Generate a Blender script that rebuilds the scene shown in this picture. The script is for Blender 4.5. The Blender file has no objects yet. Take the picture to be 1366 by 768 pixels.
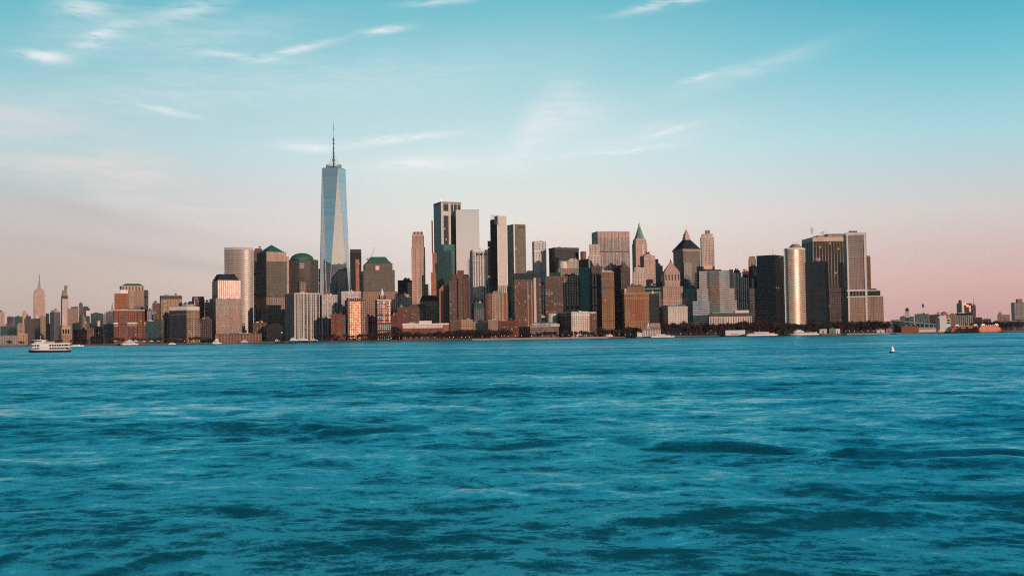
import bpy, bmesh, math, random
import numpy as np
from mathutils import Vector, Matrix

rnd = random.Random(11)
scene = bpy.context.scene
COL = scene.collection
PI = math.pi

# ------------------------------------------------------------------ camera
FOC = 1560.0            # focal length in pixels of a 1366 px wide picture
CAM = Vector((0.0, 0.0, 8.0))
PITCH = math.atan(63.7 / FOC)
ROLL = math.atan(0.01467)
FWD = Vector((0, math.cos(PITCH), math.sin(PITCH)))
R0 = Vector((1, 0, 0))
U0 = Vector((0, -math.sin(PITCH), math.cos(PITCH)))
RIGHT = R0 * math.cos(ROLL) - U0 * math.sin(ROLL)
UP = R0 * math.sin(ROLL) + U0 * math.cos(ROLL)

def ray(u, v):
    return (RIGHT * ((u - 683) / FOC) + UP * ((384 - v) / FOC) + FWD)

def at(u, v, D):
    d = ray(u, v)
    return CAM + d * (D / d.y)

def horizon_v(u):
    return 447.7 - 0.01467 * (u - 683)

cam_data = bpy.data.cameras.new("camera")
cam_data.sensor_width = 36.0
cam_data.lens = FOC / 1366 * 36
cam_data.clip_start = 0.5
cam_data.clip_end = 60000
cam = bpy.data.objects.new("camera", cam_data)
COL.objects.link(cam)
m3 = Matrix((RIGHT, UP, -FWD)).transposed()
cam.matrix_world = Matrix.Translation(CAM) @ m3.to_4x4()
scene.camera = cam

# ------------------------------------------------------------------ node helper
class NT:
    def __init__(s, tree):
        s.t = tree
        s.n = tree.nodes
        s.l = tree.links
    def node(s, typ, **kw):
        n = s.n.new(typ)
        for k, v in kw.items():
            setattr(n, k, v)
        return n
    def put(s, sock, val):
        if isinstance(val, bpy.types.NodeSocket):
            s.l.new(val, sock)
        else:
            sock.default_value = val
    def m(s, op, a, b=None, c=None, clamp=False):
        n = s.node('ShaderNodeMath', operation=op, use_clamp=clamp)
        s.put(n.inputs[0], a)
        if b is not None: s.put(n.inputs[1], b)
        if c is not None: s.put(n.inputs[2], c)
        return n.outputs[0]
    def vm(s, op, a, b=None):
        n = s.node('ShaderNodeVectorMath', operation=op)
        s.put(n.inputs[0], a)
        if b is not None: s.put(n.inputs[1], b)
        return n.outputs['Value'] if op in ('DOT_PRODUCT', 'LENGTH') else n.outputs[0]
    def mix(s, fac, a, b, typ='MIX'):
        n = s.node('ShaderNodeMix', data_type='RGBA', blend_type=typ)
        s.put(n.inputs[0], fac); s.put(n.inputs[6], a); s.put(n.inputs[7], b)
        return n.outputs[2]
    def noise(s, vec, scale, detail=3, rough=.5):
        n = s.node('ShaderNodeTexNoise')
        if vec is not None: s.put(n.inputs['Vector'], vec)
        n.inputs['Scale'].default_value = scale
        n.inputs['Detail'].default_value = detail
        n.inputs['Roughness'].default_value = rough
        return n.outputs['Fac']
    def mapping(s, vec, scale=(1, 1, 1), rot=(0, 0, 0), loc=(0, 0, 0)):
        n = s.node('ShaderNodeMapping')
        s.put(n.inputs['Vector'], vec)
        n.inputs['Scale'].default_value = scale
        n.inputs['Rotation'].default_value = rot
        n.inputs['Location'].default_value = loc
        return n.outputs[0]
    def ramp(s, fac, stops, interp='LINEAR'):
        n = s.node('ShaderNodeValToRGB')
        s.put(n.inputs[0], fac)
        cr = n.color_ramp
        cr.interpolation = interp
        while len(cr.elements) < len(stops): cr.elements.new(0.5)
        for e, (p, c) in zip(cr.elements, stops):
            e.position = p; e.color = c if len(c) == 4 else (*c, 1)
        return n.outputs[0]
    def remap(s, v, a, b, c=0., d=1.):
        n = s.node('ShaderNodeMapRange')
        n.interpolation_type = 'SMOOTHSTEP'
        s.put(n.inputs[0], v)
        for i, x in enumerate((a, b, c, d)): n.inputs[i + 1].default_value = x
        return n.outputs[0]

def c4(c): return (c[0], c[1], c[2], 1.0)
def lin(r, g, b):
    f = lambda x: x / 12.92 if x <= .04045 else ((x + .055) / 1.055) ** 2.4
    return (f(r / 255), f(g / 255), f(b / 255))

MATS = {}
BAY = {}
def new_mat(name):
    mt = bpy.data.materials.new(name)
    mt.use_nodes = True
    mt.node_tree.nodes.clear()
    nt = NT(mt.node_tree)
    out = nt.node('ShaderNodeOutputMaterial')
    MATS[name] = mt
    return mt, nt, out

def plain(name, color, rough=.8, metal=0., spec=.4, var=.25, scale=.15, emit=None):
    mt, nt, out = new_mat(name)
    p = nt.node('ShaderNodeBsdfPrincipled')
    tc = nt.node('ShaderNodeTexCoord')
    oi = nt.node('ShaderNodeObjectInfo')
    vec = nt.vm('ADD', tc.outputs['Object'], oi.outputs['Location'])
    n = nt.noise(vec, scale, 4, .6)
    k = nt.m('MULTIPLY_ADD', n, var * 2, 1 - var)
    k = nt.m('MULTIPLY', k, nt.m('MULTIPLY_ADD', oi.outputs['Random'], .24, .88))
    cm = nt.vm('SCALE', c4(color)[:3])
    nt.put(cm.node.inputs['Scale'], k)
    nt.put(p.inputs['Base Color'], cm)
    p.inputs['Roughness'].default_value = rough
    p.inputs['Metallic'].default_value = metal
    p.inputs['Specular IOR Level'].default_value = spec
    if emit:
        p.inputs['Emission Color'].default_value = c4(emit[0])
        p.inputs['Emission Strength'].default_value = emit[1]
    nt.l.new(p.outputs[0], out.inputs[0])
    BAY[name] = 3.0
    return mt

def facade(name, wall, glass=(.015, .025, .03), bay=3.2, flr=3.7, ww=.5, wh=.55, refl=.1, rough=.1,
           blind_glint=.25, blind_glint_c=(.34, .29, .24), tilt=.03, lit=0., wrough=.8, wmetal=0., wspec=.12, tint=(.9, .95, 1.)):
    """procedural wall with a grid of recess-coloured, reflecting panes; UV is in metres along the wall and up it"""
    if bay < 8 and ww < 1 and not name.startswith(('pale_stone', 'white_grid', 'tan_fine')): bay *= 1.25
    if flr < 8: flr *= 1.12
    mt, nt, out = new_mat(name)
    BAY[name] = bay
    uv = nt.node('ShaderNodeUVMap'); uv.uv_map = 'UVMap'
    sep = nt.node('ShaderNodeSeparateXYZ'); nt.l.new(uv.outputs[0], sep.inputs[0])
    x = nt.m('DIVIDE', sep.outputs[0], bay); y = nt.m('DIVIDE', sep.outputs[1], flr)
    cx, cy = nt.m('FLOOR', x), nt.m('FLOOR', y)
    fx, fy = nt.m('FRACT', x), nt.m('FRACT', y)
    mk = None
    if ww < 1: mk = nt.m('LESS_THAN', nt.m('ABSOLUTE', nt.m('SUBTRACT', fx, .5)), ww / 2)
    if wh < 1:
        my = nt.m('LESS_THAN', nt.m('ABSOLUTE', nt.m('SUBTRACT', fy, .5)), wh / 2)
        mk = my if mk is None else nt.m('MULTIPLY', mk, my)
    if mk is None: mk = 1.0
    oi = nt.node('ShaderNodeObjectInfo')
    comb = nt.node('ShaderNodeCombineXYZ')
    nt.put(comb.inputs[0], cx); nt.put(comb.inputs[1], cy)
    nt.put(comb.inputs[2], nt.m('MULTIPLY', oi.outputs['Random'], 97.0))
    wn = nt.node('ShaderNodeTexWhiteNoise', noise_dimensions='3D'); nt.l.new(comb.outputs[0], wn.inputs[0])
    sc = nt.node('ShaderNodeSeparateXYZ'); nt.l.new(wn.outputs['Color'], sc.inputs[0])
    patch = nt.noise(nt.mapping(comb.outputs[0], (.13, .16, 1.)), 1.0, 2, .5)
    isb = nt.m('LESS_THAN', wn.outputs['Value'], nt.m('MULTIPLY', nt.remap(patch, .35, .65, .15, 1.9), blind_glint))
    bl = nt.m('MULTIPLY', isb, nt.m('MULTIPLY_ADD', nt.m('POWER', sc.outputs[0], 1.6), 1.0, .05))
    gvar = nt.m('MULTIPLY_ADD', sc.outputs[1], 1.0, .5)
    gc = nt.vm('SCALE', glass); nt.put(gc.node.inputs['Scale'], gvar)
    gcol = nt.mix(bl, gc, c4(blind_glint_c))  # bright panes paint both drawn blinds and reflecting windows
    # wall colour with weathering
    tc = nt.node('ShaderNodeTexCoord')
    ov = nt.vm('ADD', tc.outputs['Object'], oi.outputs['Location'])
    n1 = nt.noise(nt.mapping(ov, (.05, .05, .012)), 1.0, 4, .6)
    n2 = nt.noise(nt.mapping(ov, (.35, .35, .06)), 1.0, 2, .6)
    k = nt.m('ADD', nt.m('MULTIPLY_ADD', n1, .8, .38), nt.m('MULTIPLY', n2, .45))
    k = nt.m('MULTIPLY', k, nt.m('MULTIPLY_ADD', oi.outputs['Random'], .2, .9))
    # slight floor to floor and bay to bay differences
    rown = nt.node('ShaderNodeTexWhiteNoise', noise_dimensions='1D'); nt.put(rown.inputs['W'], nt.m('ADD', cy, nt.m('MULTIPLY', oi.outputs['Random'], 57.0)))
    k = nt.m('MULTIPLY', k, nt.m('MULTIPLY_ADD', rown.outputs['Value'], .14, .93))
    coln = nt.node('ShaderNodeTexWhiteNoise', noise_dimensions='1D'); nt.put(coln.inputs['W'], nt.m('ADD', cx, nt.m('MULTIPLY', oi.outputs['Random'], 31.0)))
    k = nt.m('MULTIPLY', k, nt.m('MULTIPLY_ADD', coln.outputs['Value'], .22, .89))
    if ww < 1 and wh < .8 and bay < 8 and not name.startswith(('glass', 'crown', 'granite', 'brown_arcade', 'red_glow')):
        mk = nt.m('MULTIPLY', mk, nt.m('GREATER_THAN', rown.outputs['Value'], .05))
        mk = nt.m('MULTIPLY', mk, nt.m('GREATER_THAN', coln.outputs['Value'], .10))
    wc = nt.vm('SCALE', wall); nt.put(wc.node.inputs['Scale'], k)
    pw = nt.node('ShaderNodeBsdfPrincipled')
    nt.put(pw.inputs['Base Color'], wc)
    pw.inputs['Roughness'].default_value = wrough
    pw.inputs['Metallic'].default_value = wmetal
    pw.inputs['Specular IOR Level'].default_value = wspec
    # panes
    geo = nt.node('ShaderNodeNewGeometry')
    off = nt.vm('SCALE', nt.vm('SUBTRACT', wn.outputs['Color'], (.5, .5, .5)))
    off.node.inputs['Scale'].default_value = tilt
    nrm = nt.vm('NORMALIZE', nt.vm('ADD', geo.outputs['Normal'], off))
    pg = nt.node('ShaderNodeBsdfPrincipled')
    nt.put(pg.inputs['Base Color'], gcol)
    pg.inputs['Roughness'].default_value = .5
    pg.inputs['Specular IOR Level'].default_value = .12
    if lit > 0:
        on = nt.m('LESS_THAN', sc.outputs[2], lit)
        pg.inputs['Emission Color'].default_value = (1.0, .62, .3, 1)
        nt.put(pg.inputs['Emission Strength'], nt.m('MULTIPLY', on, .55))
    gl = nt.node('ShaderNodeBsdfGlossy')
    gl.inputs['Roughness'].default_value = rough
    gl.inputs['Color'].default_value = c4(tint)
    nt.l.new(nrm, gl.inputs['Normal'])
    ms = nt.node('ShaderNodeMixShader')
    fr = nt.m('MULTIPLY', nt.m('SUBTRACT', 1.0, nt.m('MULTIPLY', bl, .6)), refl)
    nt.put(ms.inputs[0], fr)
    nt.l.new(pg.outputs[0], ms.inputs[1]); nt.l.new(gl.outputs[0], ms.inputs[2])
    m2 = nt.node('ShaderNodeMixShader')
    nt.put(m2.inputs[0], mk)
    nt.l.new(pw.outputs[0], m2.inputs[1]); nt.l.new(ms.outputs[0], m2.inputs[2])
    nt.l.new(m2.outputs[0], out.inputs[0])
    return mt

# stone, brick and concrete walls
PINK = (.47, .32, .26); LIME = (.45, .37, .30); TAN = (.36, .25, .17); ORANGE = (.30, .12, .066)
RED = (.17, .052, .036); BROWN = (.14, .075, .055); DBROWN = (.085, .055, .05); WHITE = (.66, .62, .58)
GREY = (.28, .26, .25); DGREY = (.10, .10, .105); BLACK = (.012, .021, .026)
facade('pink_stone', PINK, ww=.42, wh=.55)
facade('pink_stone_fine', PINK, bay=2.6, flr=3.4, ww=.4, wh=.5)
facade('pale_stone', (.58, .47, .40), ww=.42, wh=.55, bay=3.6)
facade('limestone', LIME, bay=3.0, flr=3.6, ww=.4, wh=.62)
facade('tan_stone', TAN, ww=.46, wh=.55)
facade('tan_big', TAN, bay=4.5, flr=4.0, ww=.5, wh=.6, lit=.02)
facade('orange_brick', ORANGE, bay=3.4, flr=3.2, ww=.45, wh=.5, blind_glint=.35, lit=.015)
facade('orange_wide', ORANGE, bay=5.5, flr=3.2, ww=.6, wh=.5, blind_glint=.35)
facade('red_brick', RED, bay=3.4, flr=3.2, ww=.5, wh=.55, blind_glint=.3, blind_glint_c=(.55, .42, .34), lit=.02)
facade('red_bright', (.165, .058, .036), bay=3.2, flr=3.2, ww=.55, wh=.5, blind_glint=.35, blind_glint_c=(.55, .40, .30), refl=.2, lit=.01)
facade('brown_brick', BROWN, bay=3.2, flr=3.2, ww=.5, wh=.55, blind_glint=.42, blind_glint_c=(.62, .50, .43), lit=.005)
facade('brown_bays', (.125, .075, .058), bay=4.4, flr=3.2, ww=.6, wh=.62, blind_glint=.5, blind_glint_c=(.60, .50, .42), refl=.14)
facade('dark_brown', (.062, .046, .046), ww=.5, wh=.55, blind_glint=.25, blind_glint_c=(.42, .36, .33))
facade('brown_strips', (.125, .072, .06), bay=4.2, flr=3.4, ww=.55, wh=.74, blind_glint=.4, blind_glint_c=(.55, .44, .38), refl=.12)
facade('white_grid', WHITE, bay=3.8, flr=3.8, ww=.5, wh=.58)
facade('white_piers', (.40, .36, .335), bay=5.4, flr=3.1, ww=.6, wh=.88, glass=(.03, .024, .02), blind_glint=.4, blind_glint_c=(.28, .22, .19))
facade('white_fins', WHITE, bay=4.6, flr=3.8, ww=.52, wh=.93, refl=.12, glass=(.03, .032, .035))
facade('grey_piers', GREY, bay=4.4, flr=3.8, ww=.5, wh=.9, refl=.25)
facade('grey_grid', GREY, ww=.5, wh=.55)
facade('grey_green', (.14, .17, .165), bay=4.2, flr=3.8, ww=.5, wh=.8, glass=(.02, .05, .05), refl=.25)
facade('dark_grid', DGREY, ww=.6, wh=.55, refl=.2)
facade('granite', (.34, .22, .17), bay=3.4, flr=3.8, ww=.6, wh=.6, refl=.15, blind_glint=.12, glass=(.02, .025, .03), tilt=.02)
facade('granite_pale_lit', (.50, .35, .28), bay=3.4, flr=3.9, ww=.66, wh=.66, refl=.07, rough=.3, glass=(.22, .15, .12), blind_glint=.1, tilt=.03, tint=(1., .82, .72))  # light stone; its sunlit pink is put into wall and pane colour
facade('granite_glass', (.10, .075, .06), bay=3.0, flr=3.8, ww=.8, wh=.72, refl=.2, rough=.12, tilt=.02, tint=(.85, .8, .68))
facade('granite_shaded', (.035, .05, .052), bay=3.0, flr=3.8, ww=.84, wh=.8, refl=.2, tint=(.4, .72, .8), tilt=.02)  # for left walls: shade and teal sky reflection put into the colour
facade('ribbon_white', (.52, .48, .44), bay=6, flr=4.1, ww=1., wh=.5, refl=.25, glass=(.03, .045, .05), blind_glint=.2)
facade('ribbon_dark', (.055, .058, .062), bay=5, flr=3.6, ww=1., wh=.55, refl=.05, glass=(.008, .010, .013), blind_glint=.08, wspec=.04)
facade('ribbon_brown', (.30, .21, .16), bay=5, flr=4.1, ww=1., wh=.6, refl=.2, blind_glint=.2)
facade('ribbon_green', (.20, .27, .27), bay=6, flr=4.0, ww=1., wh=.55, refl=.25, glass=(.02, .06, .06), blind_glint=.15)
facade('glass_black', (.010, .018, .022), bay=3.0, flr=3.8, ww=.86, wh=.8, refl=.035, rough=.07, glass=(.003, .008, .011), blind_glint=.1, blind_glint_c=(.08, .07, .065), lit=.006, wspec=.04)
facade('glass_teal', (.016, .035, .04), bay=3.0, flr=3.9, ww=.9, wh=.85, refl=.16, rough=.08, glass=(.004, .016, .02), blind_glint=.08, blind_glint_c=(.08, .12, .12), tint=(.25, .62, .70), tilt=.025)
facade('glass_green', (.035, .055, .045), bay=3.0, flr=3.4, ww=.86, wh=.78, refl=.14, glass=(.005, .02, .018), blind_glint=.2, blind_glint_c=(.18, .2, .15), tint=(.5, .75, .66), tilt=.05)
facade('glass_bronze', (.15, .13, .09), bay=3.0, flr=3.4, ww=.8, wh=.7, refl=.14, glass=(.03, .032, .022), blind_glint=.35, blind_glint_c=(.30, .27, .18), tilt=.05, lit=.006)
facade('mauve_fins', (.40, .31, .28), bay=4.6, flr=3.8, ww=.6, wh=.88, refl=.1, glass=(.02, .02, .022), blind_glint=.25)
facade('ochre_stone', (.30, .165, .09), bay=3.4, flr=3.5, ww=.48, wh=.56, blind_glint=.3, blind_glint_c=(.4, .27, .16), lit=.01)
facade('glass_pale', (.62, .57, .54), bay=3.0, flr=4.1, ww=.96, wh=.92, refl=.93, rough=.10, glass=(.4, .37, .35), blind_glint=0., tint=(1., .97, .95), tilt=.003, wspec=.3)
facade('glass_sky', (.30, .36, .39), bay=3.0, flr=4.4, ww=.95, wh=.9, refl=.70, rough=.05, glass=(.16, .19, .20), blind_glint=.08, blind_glint_c=(.4, .42, .42), tint=(.88, .92, .94), tilt=.014, wspec=.5)
facade('glass_curve', (.40, .355, .32), bay=4.0, flr=4.0, ww=1., wh=.45, refl=.09, rough=.36, glass=(.10, .095, .09), blind_glint=.05, tint=(1., .93, .86), tilt=.03, wmetal=0., wrough=.7)
facade('gold_cylinder', (.46, .36, .275), bay=3.0, flr=3.6, ww=1., wh=.45, refl=.2, rough=.36, glass=(.20, .15, .115), blind_glint=0., tint=(1., .88, .72), tilt=.02, wmetal=.18, wrough=.42)
facade('ladder', (.60, .58, .56), bay=9, flr=3.9, ww=.62, wh=.55, refl=.12, glass=(.012, .015, .018), blind_glint=0.)
facade('red_glow', (.36, .13, .07), bay=3.2, flr=3.2, ww=.7, wh=.7, refl=.10, rough=.34, glass=(.30, .14, .09), blind_glint=.15, blind_glint_c=(.6, .38, .28), tint=(1., .60, .42), tilt=.10)  # the sun's orange reflection is put into wall and pane colours
facade('louvre_dark', (.055, .055, .06), bay=4, flr=3.2, ww=1., wh=.6, refl=.06, glass=(.012, .013, .016), blind_glint=.05)
facade('steel_frame', (.30, .24, .22), bay=4, flr=4, ww=.6, wh=.6, glass=(.10, .10, .10), blind_glint=0., refl=.05)
facade('low_white', (.58, .47, .40), bay=4.0, flr=3.6, ww=.5, wh=.5, blind_glint=.35)
facade('crown_slots', PINK, bay=6, flr=20, ww=.4, wh=.7, refl=.05, glass=(.02, .02, .025), blind_glint=0.)
facade('brown_arcade', (.26, .13, .09), bay=5, flr=5, ww=.5, wh=.7, blind_glint=.2)

plain('roofing', (.10, .095, .09), .9)
plain('white_plain', (.68, .64, .60), .7)
plain('slab_white', (.50, .46, .43), .8)
plain('white_paint', (.80, .80, .79), .35, var=.06, scale=.6)
plain('off_white', (.55, .50, .46), .7)
plain('pink_plain', PINK, .8)
plain('pale_plain', (.58, .47, .40), .8)
plain('tan_plain', TAN, .8)
plain('orange_plain', ORANGE, .8)
plain('red_plain', RED, .85)
plain('brown_plain', BROWN, .85)
plain('grey_plain', GREY, .8)
plain('dark_plain', (.05, .052, .056), .7)
plain('black_plain', (.018, .02, .023), .55)
plain('copper_green', (.03, .13, .10), .65, var=.35, scale=.08)
plain('copper_pale', (.16, .30, .25), .7, var=.3, scale=.1)
plain('copper_dark', (.009, .026, .029), .6)
plain('slate_dark', (.016, .028, .032), .85, spec=.15)
plain('steel', (.35, .35, .36), .4, .7)
plain('dark_steel', (.07, .075, .08), .5, .5)
plain('bright_edge', (.75, .70, .66), .35, .5, var=.05)
plain('gold', (.75, .40, .10), .35, .9)
plain('glint_paint', (.80, .46, .30), .6, .15, var=.1)  # peach paint standing in for glints of the sun
plain('dark_glass', (.008, .01, .013), .08, 0, .6, var=.1)
plain('boat_red', (.50, .10, .035), .5, var=.12)
plain('ferry_orange', (.60, .125, .05), .5, var=.12)
plain('hull_dark', (.015, .017, .022), .5)
plain('hull_blue', (.03, .10, .18), .4)
plain('tent_white', (.80, .80, .80), .6, var=.05)
plain('timber', (.16, .10, .07), .9)
plain('bark', (.055, .038, .032), .95, var=.3, scale=.8)
plain('twig', (.070, .042, .034), .95, var=.3, scale=.5)
plain('evergreen', (.03, .05, .03), .9, var=.4, scale=.5)
plain('seawall_stone', (.07, .062, .058), .9, var=.4, scale=.06)
plain('promenade', (.30, .235, .20), .9, var=.3, scale=.05)
plain('ground_mix', (.12, .11, .10), .95, var=.3, scale=.02)
plain('lamp_globe', (.8, .8, .8), .4, emit=((1., .93, .84), 2.6))
plain('rust_red', (.40, .09, .06), .6)
plain('blue_sign', (.02, .06, .13), .5)
plain('brick_bright', (.46, .16, .08), .8)
plain('moss_stone', (.20, .20, .19), .9)

# ------------------------------------------------------------------ mesh helpers
GZ = 3.0     # level of the land behind the seawall

def new_obj(name, bm, mats, parent=None, loc=None, rot=0.0, smooth=False):
    me = bpy.data.meshes.new(name)
    if smooth:
        for f in bm.faces: f.smooth = True
    bm.normal_update()
    bm.to_mesh(me); bm.free()
    for m in (mats if isinstance(mats, (list, tuple)) else [mats]):
        me.materials.append(MATS[m] if isinstance(m, str) else m)
    o = bpy.data.objects.new(name, me)
    COL.objects.link(o)
    if parent is not None: o.parent = parent
    if loc is not None: o.location = loc
    if rot: o.rotation_euler[2] = rot
    return o

def new_bm():
    bm = bmesh.new()
    bm.loops.layers.uv.new('UVMap')
    return bm

def prism(bm, poly, z0, z1, bay=3.0, top=None, slots=None, cap=1, curved=False, closed=True, zuv=0.0):
    """walls round poly (counter-clockwise) from z0 to z1, with facade UVs; cap is the roof's material index"""
    uvl = bm.loops.layers.uv['UVMap']
    n = len(poly)
    top = top or poly
    a = [bm.verts.new((p[0], p[1], z0)) for p in poly]
    b = [bm.verts.new((p[0], p[1], z1)) for p in top]
    run = 0.0
    for i in range(n):
        j = (i + 1) % n
        L = math.hypot(poly[j][0] - poly[i][0], poly[j][1] - poly[i][1])
        if L < 1e-4: continue
        f = bm.faces.new((a[i], a[j], b[j], b[i]))
        if curved:
            ua, ub = run, run + L
            run += L
        else:
            k = max(1, round(L / bay))
            ua = (i * 300) * bay; ub = ua + k * bay
        for lp, (uu, vv) in zip(f.loops, ((ua, z0), (ub, z0), (ub, z1), (ua, z1))):
            lp[uvl].uv = (uu, vv - zuv)
        if slots: f.material_index = slots[i % len(slots)]
    f = bm.faces.new([bm.verts.new(v.co) for v in b] if curved else b); f.material_index = cap
    return a, b

def rect(a0, a1, b0, b1): return [(a0, b0), (a1, b0), (a1, b1), (a0, b1)]

def add_box(bm, a0, a1, b0, b1, z0, z1, mi=0):
    a, b = prism(bm, rect(a0, a1, b0, b1), z0, z1, cap=mi, slots=[mi])
    f = bm.faces.new(list(reversed(a))); f.material_index = mi

def add_cyl(bm, x, y, r0, r1, z0, z1, n=10, mi=0):
    p0 = [(x + r0 * math.cos(2 * PI * i / n), y + r0 * math.sin(2 * PI * i / n)) for i in range(n)]
    p1 = [(x + r1 * math.cos(2 * PI * i / n), y + r1 * math.sin(2 * PI * i / n)) for i in range(n)]
    prism(bm, p0, z0, z1, top=p1, cap=mi, slots=[mi])

def add_bar(bm, p, q, r, n=5):
    p, q = Vector(p), Vector(q)
    d = (q - p).normalized()
    s = d.orthogonal().normalized(); t = d.cross(s)
    A = [bm.verts.new(p + (s * math.cos(2 * PI * i / n) + t * math.sin(2 * PI * i / n)) * r) for i in range(n)]
    B = [bm.verts.new(q + (s * math.cos(2 * PI * i / n) + t * math.sin(2 * PI * i / n)) * r) for i in range(n)]
    for i in range(n):
        bm.faces.new((A[i], A[(i + 1) % n], B[(i + 1) % n], B[i]))
    bm.faces.new(list(reversed(A))); bm.faces.new(B)

def tag(o, label, cat, group=None, kind=None):
    o['label'] = label; o['category'] = cat
    if group: o['group'] = group
    if kind: o['kind'] = kind
    return o

def empty(name, label, cat, loc=(0, 0, 0), rot=0.0, group=None):
    o = bpy.data.objects.new(name, None)
    o.empty_display_size = 5
    COL.objects.link(o)
    o.location = loc; o.rotation_euler[2] = rot
    return tag(o, label, cat, group)

def structure(o):
    o['kind'] = 'structure'
    return o

# ------------------------------------------------------------------ footprints may not run into each other
PLACED = []
def corners(C, phi, W, L):
    r = Vector((math.cos(phi), math.sin(phi))); l = Vector((-math.sin(phi), math.cos(phi)))
    c = Vector((C[0], C[1]))
    return [c, c + r * W, c + r * W + l * L, c + l * L]
def hits(A, B):
    for P in (A, B):
        for i in range(4):
            e = P[(i + 1) % 4] - P[i]
            ax = Vector((-e.y, e.x))
            a = [ax.dot(p) for p in A]; b = [ax.dot(p) for p in B]
            if max(a) <= min(b) + 1e-6 or max(b) <= min(a) + 1e-6: return False
    return True

class Bld:
    """a building whose near corner, left end and right end were measured in the photograph and stand at distance D"""
    def __init__(s, name, label, D, uL, uC, uR, vt, asp=None, cat='building', group=None, maxL=70):
        s.uL, s.uC, s.uR, s.vt = uL, uC, uR, vt
        while True:
            s.solve(D, asp, maxL)
            q = corners(s.C, s.phi, s.W, s.L)
            if not any(hits(q, p) for p in PLACED): break
            D += 6
        PLACED.append(q)
        s.D = D
        s.px = D / FOC            # metres per picture pixel here
        s.root = empty(name, label, cat, (s.C.x, s.C.y, GZ), s.phi, group)
    def solve(s, D, asp, maxL):
        C = at(s.uC, s.vt, D)
        s.C = C
        base = -math.atan2(C.x, C.y)
        if s.uC - s.uL > .4:
            k = (s.uC - s.uL) / max(.5, (s.uR - s.uC)) * (asp or 1.0) ** -1
            s.phi = base + min(1.2, math.atan(k))
        else:
            s.phi = base
        r = Vector((math.cos(s.phi), math.sin(s.phi))); l = Vector((-math.sin(s.phi), math.cos(s.phi)))
        def along(d, u):
            w = ray(u, s.vt); k = w.x / w.y
            return (k * C.y - C.x) / (d.x - k * d.y)
        s.W = along(r, s.uR)
        s.L = along(l, s.uL) if s.uC - s.uL > .4 else min(maxL, max(12, s.W * (asp or .75)))
        s.r, s.l = r, l
    def z(s, v, u=None):
        return at(s.uC if u is None else u, v, s.D).z - GZ
    def a(s, u, v=None):
        w = ray(u, s.vt if v is None else v); k = w.x / w.y
        return (k * s.C.y - s.C.x) / (s.r.x - k * s.r.y)
    def part(s, name, bm, mats, parent=None, smooth=False):
        return new_obj(name, bm, mats, parent or s.root, smooth=smooth)
    def box(s, name, mat, z0, z1, a0=0., a1=None, b0=0., b1=None, left=None, right=None, roof='roofing', parent=None):
        a1 = s.W if a1 is None else a1; b1 = s.L if b1 is None else b1
        bm = new_bm()
        mats = [mat, roof, left or mat, right or mat]  # a darker left material puts that wall's shade into its colour
        prism(bm, rect(a0, a1, b0, b1), z0, z1, BAY[mat], slots=[0, 3, 0, 2])
        return s.part(name, bm, mats, parent)
    def ring(s, name, mat, z0, z1, out, a0=0., a1=None, b0=0., b1=None, t=1.0, parent=None):
        """a cornice or parapet running round the walls, standing proud by out"""
        a1 = s.W if a1 is None else a1; b1 = s.L if b1 is None else b1
        bm = new_bm()
        A0, A1, B0, B1 = a0 - out, a1 + out, b0 - out, b1 + out
        add_box(bm, A0, A1, B0, B0 + t, z0, z1)
        add_box(bm, A0, A1, B1 - t, B1, z0, z1)
        add_box(bm, A0, A0 + t, B0 + t, B1 - t, z0, z1)
        add_box(bm, A1 - t, A1, B0 + t, B1 - t, z0, z1)
        return s.part(name, bm, mat, parent)
    def hip(s, name, mat, z0, z1, ins, a0=0., a1=None, b0=0., b1=None, out=.6, parent=None):
        a1 = s.W if a1 is None else a1; b1 = s.L if b1 is None else b1
        bm = new_bm()
        base = rect(a0 - out, a1 + out, b0 - out, b1 + out)
        ia = min(ins, (a1 - a0) / 2 - .05); ib = min(ins, (b1 - b0) / 2 - .05)
        prism(bm, base, z0, z1, top=rect(a0 + ia, a1 - ia, b0 + ib, b1 - ib), cap=0)
        bm.faces.new([bm.verts.new((p[0], p[1], z0)) for p in reversed(base)])
        return s.part(name, bm, mat, parent)
    def piers(s, name, mat, face, n, w, d, z0, z1, p0=0., p1=None, parent=None):
        """a run of n ribs standing proud of one wall"""
        bm = new_bm()
        Lf = s.W if face in ('front', 'back') else s.L
        p1 = Lf if p1 is None else p1
        for i in range(n):
            c = p0 + (p1 - p0) * (i / (n - 1) if n > 1 else .5)
            c = min(max(c, w / 2), Lf - w / 2)
            if face == 'front': add_box(bm, c - w / 2, c + w / 2, -d, .05, z0, z1)
            elif face == 'left': add_box(bm, -d, .05, c - w / 2, c + w / 2, z0, z1)
            else: add_box(bm, s.W - .05, s.W + d, c - w / 2, c + w / 2, z0, z1)
        return s.part(name, bm, mat, parent)
    def tank(s, a, b, z, h=7.0, r=2.2):
        bm = new_bm()
        for i in range(4):
            add_bar(bm, (a + r * .7 * (-1, 1, 1, -1)[i], b + r * .7 * (-1, -1, 1, 1)[i], z), (a + r * .7 * (-1, 1, 1, -1)[i], b + r * .7 * (-1, -1, 1, 1)[i], z + h * .45), .2, 4)
        add_cyl(bm, a, b, r, r, z + h * .45, z + h * .85, 10)
        add_cyl(bm, a, b, r * 1.1, .1, z + h * .85, z + h * 1.05, 10)
        s.part('water_tank', bm, 'timber')
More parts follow.
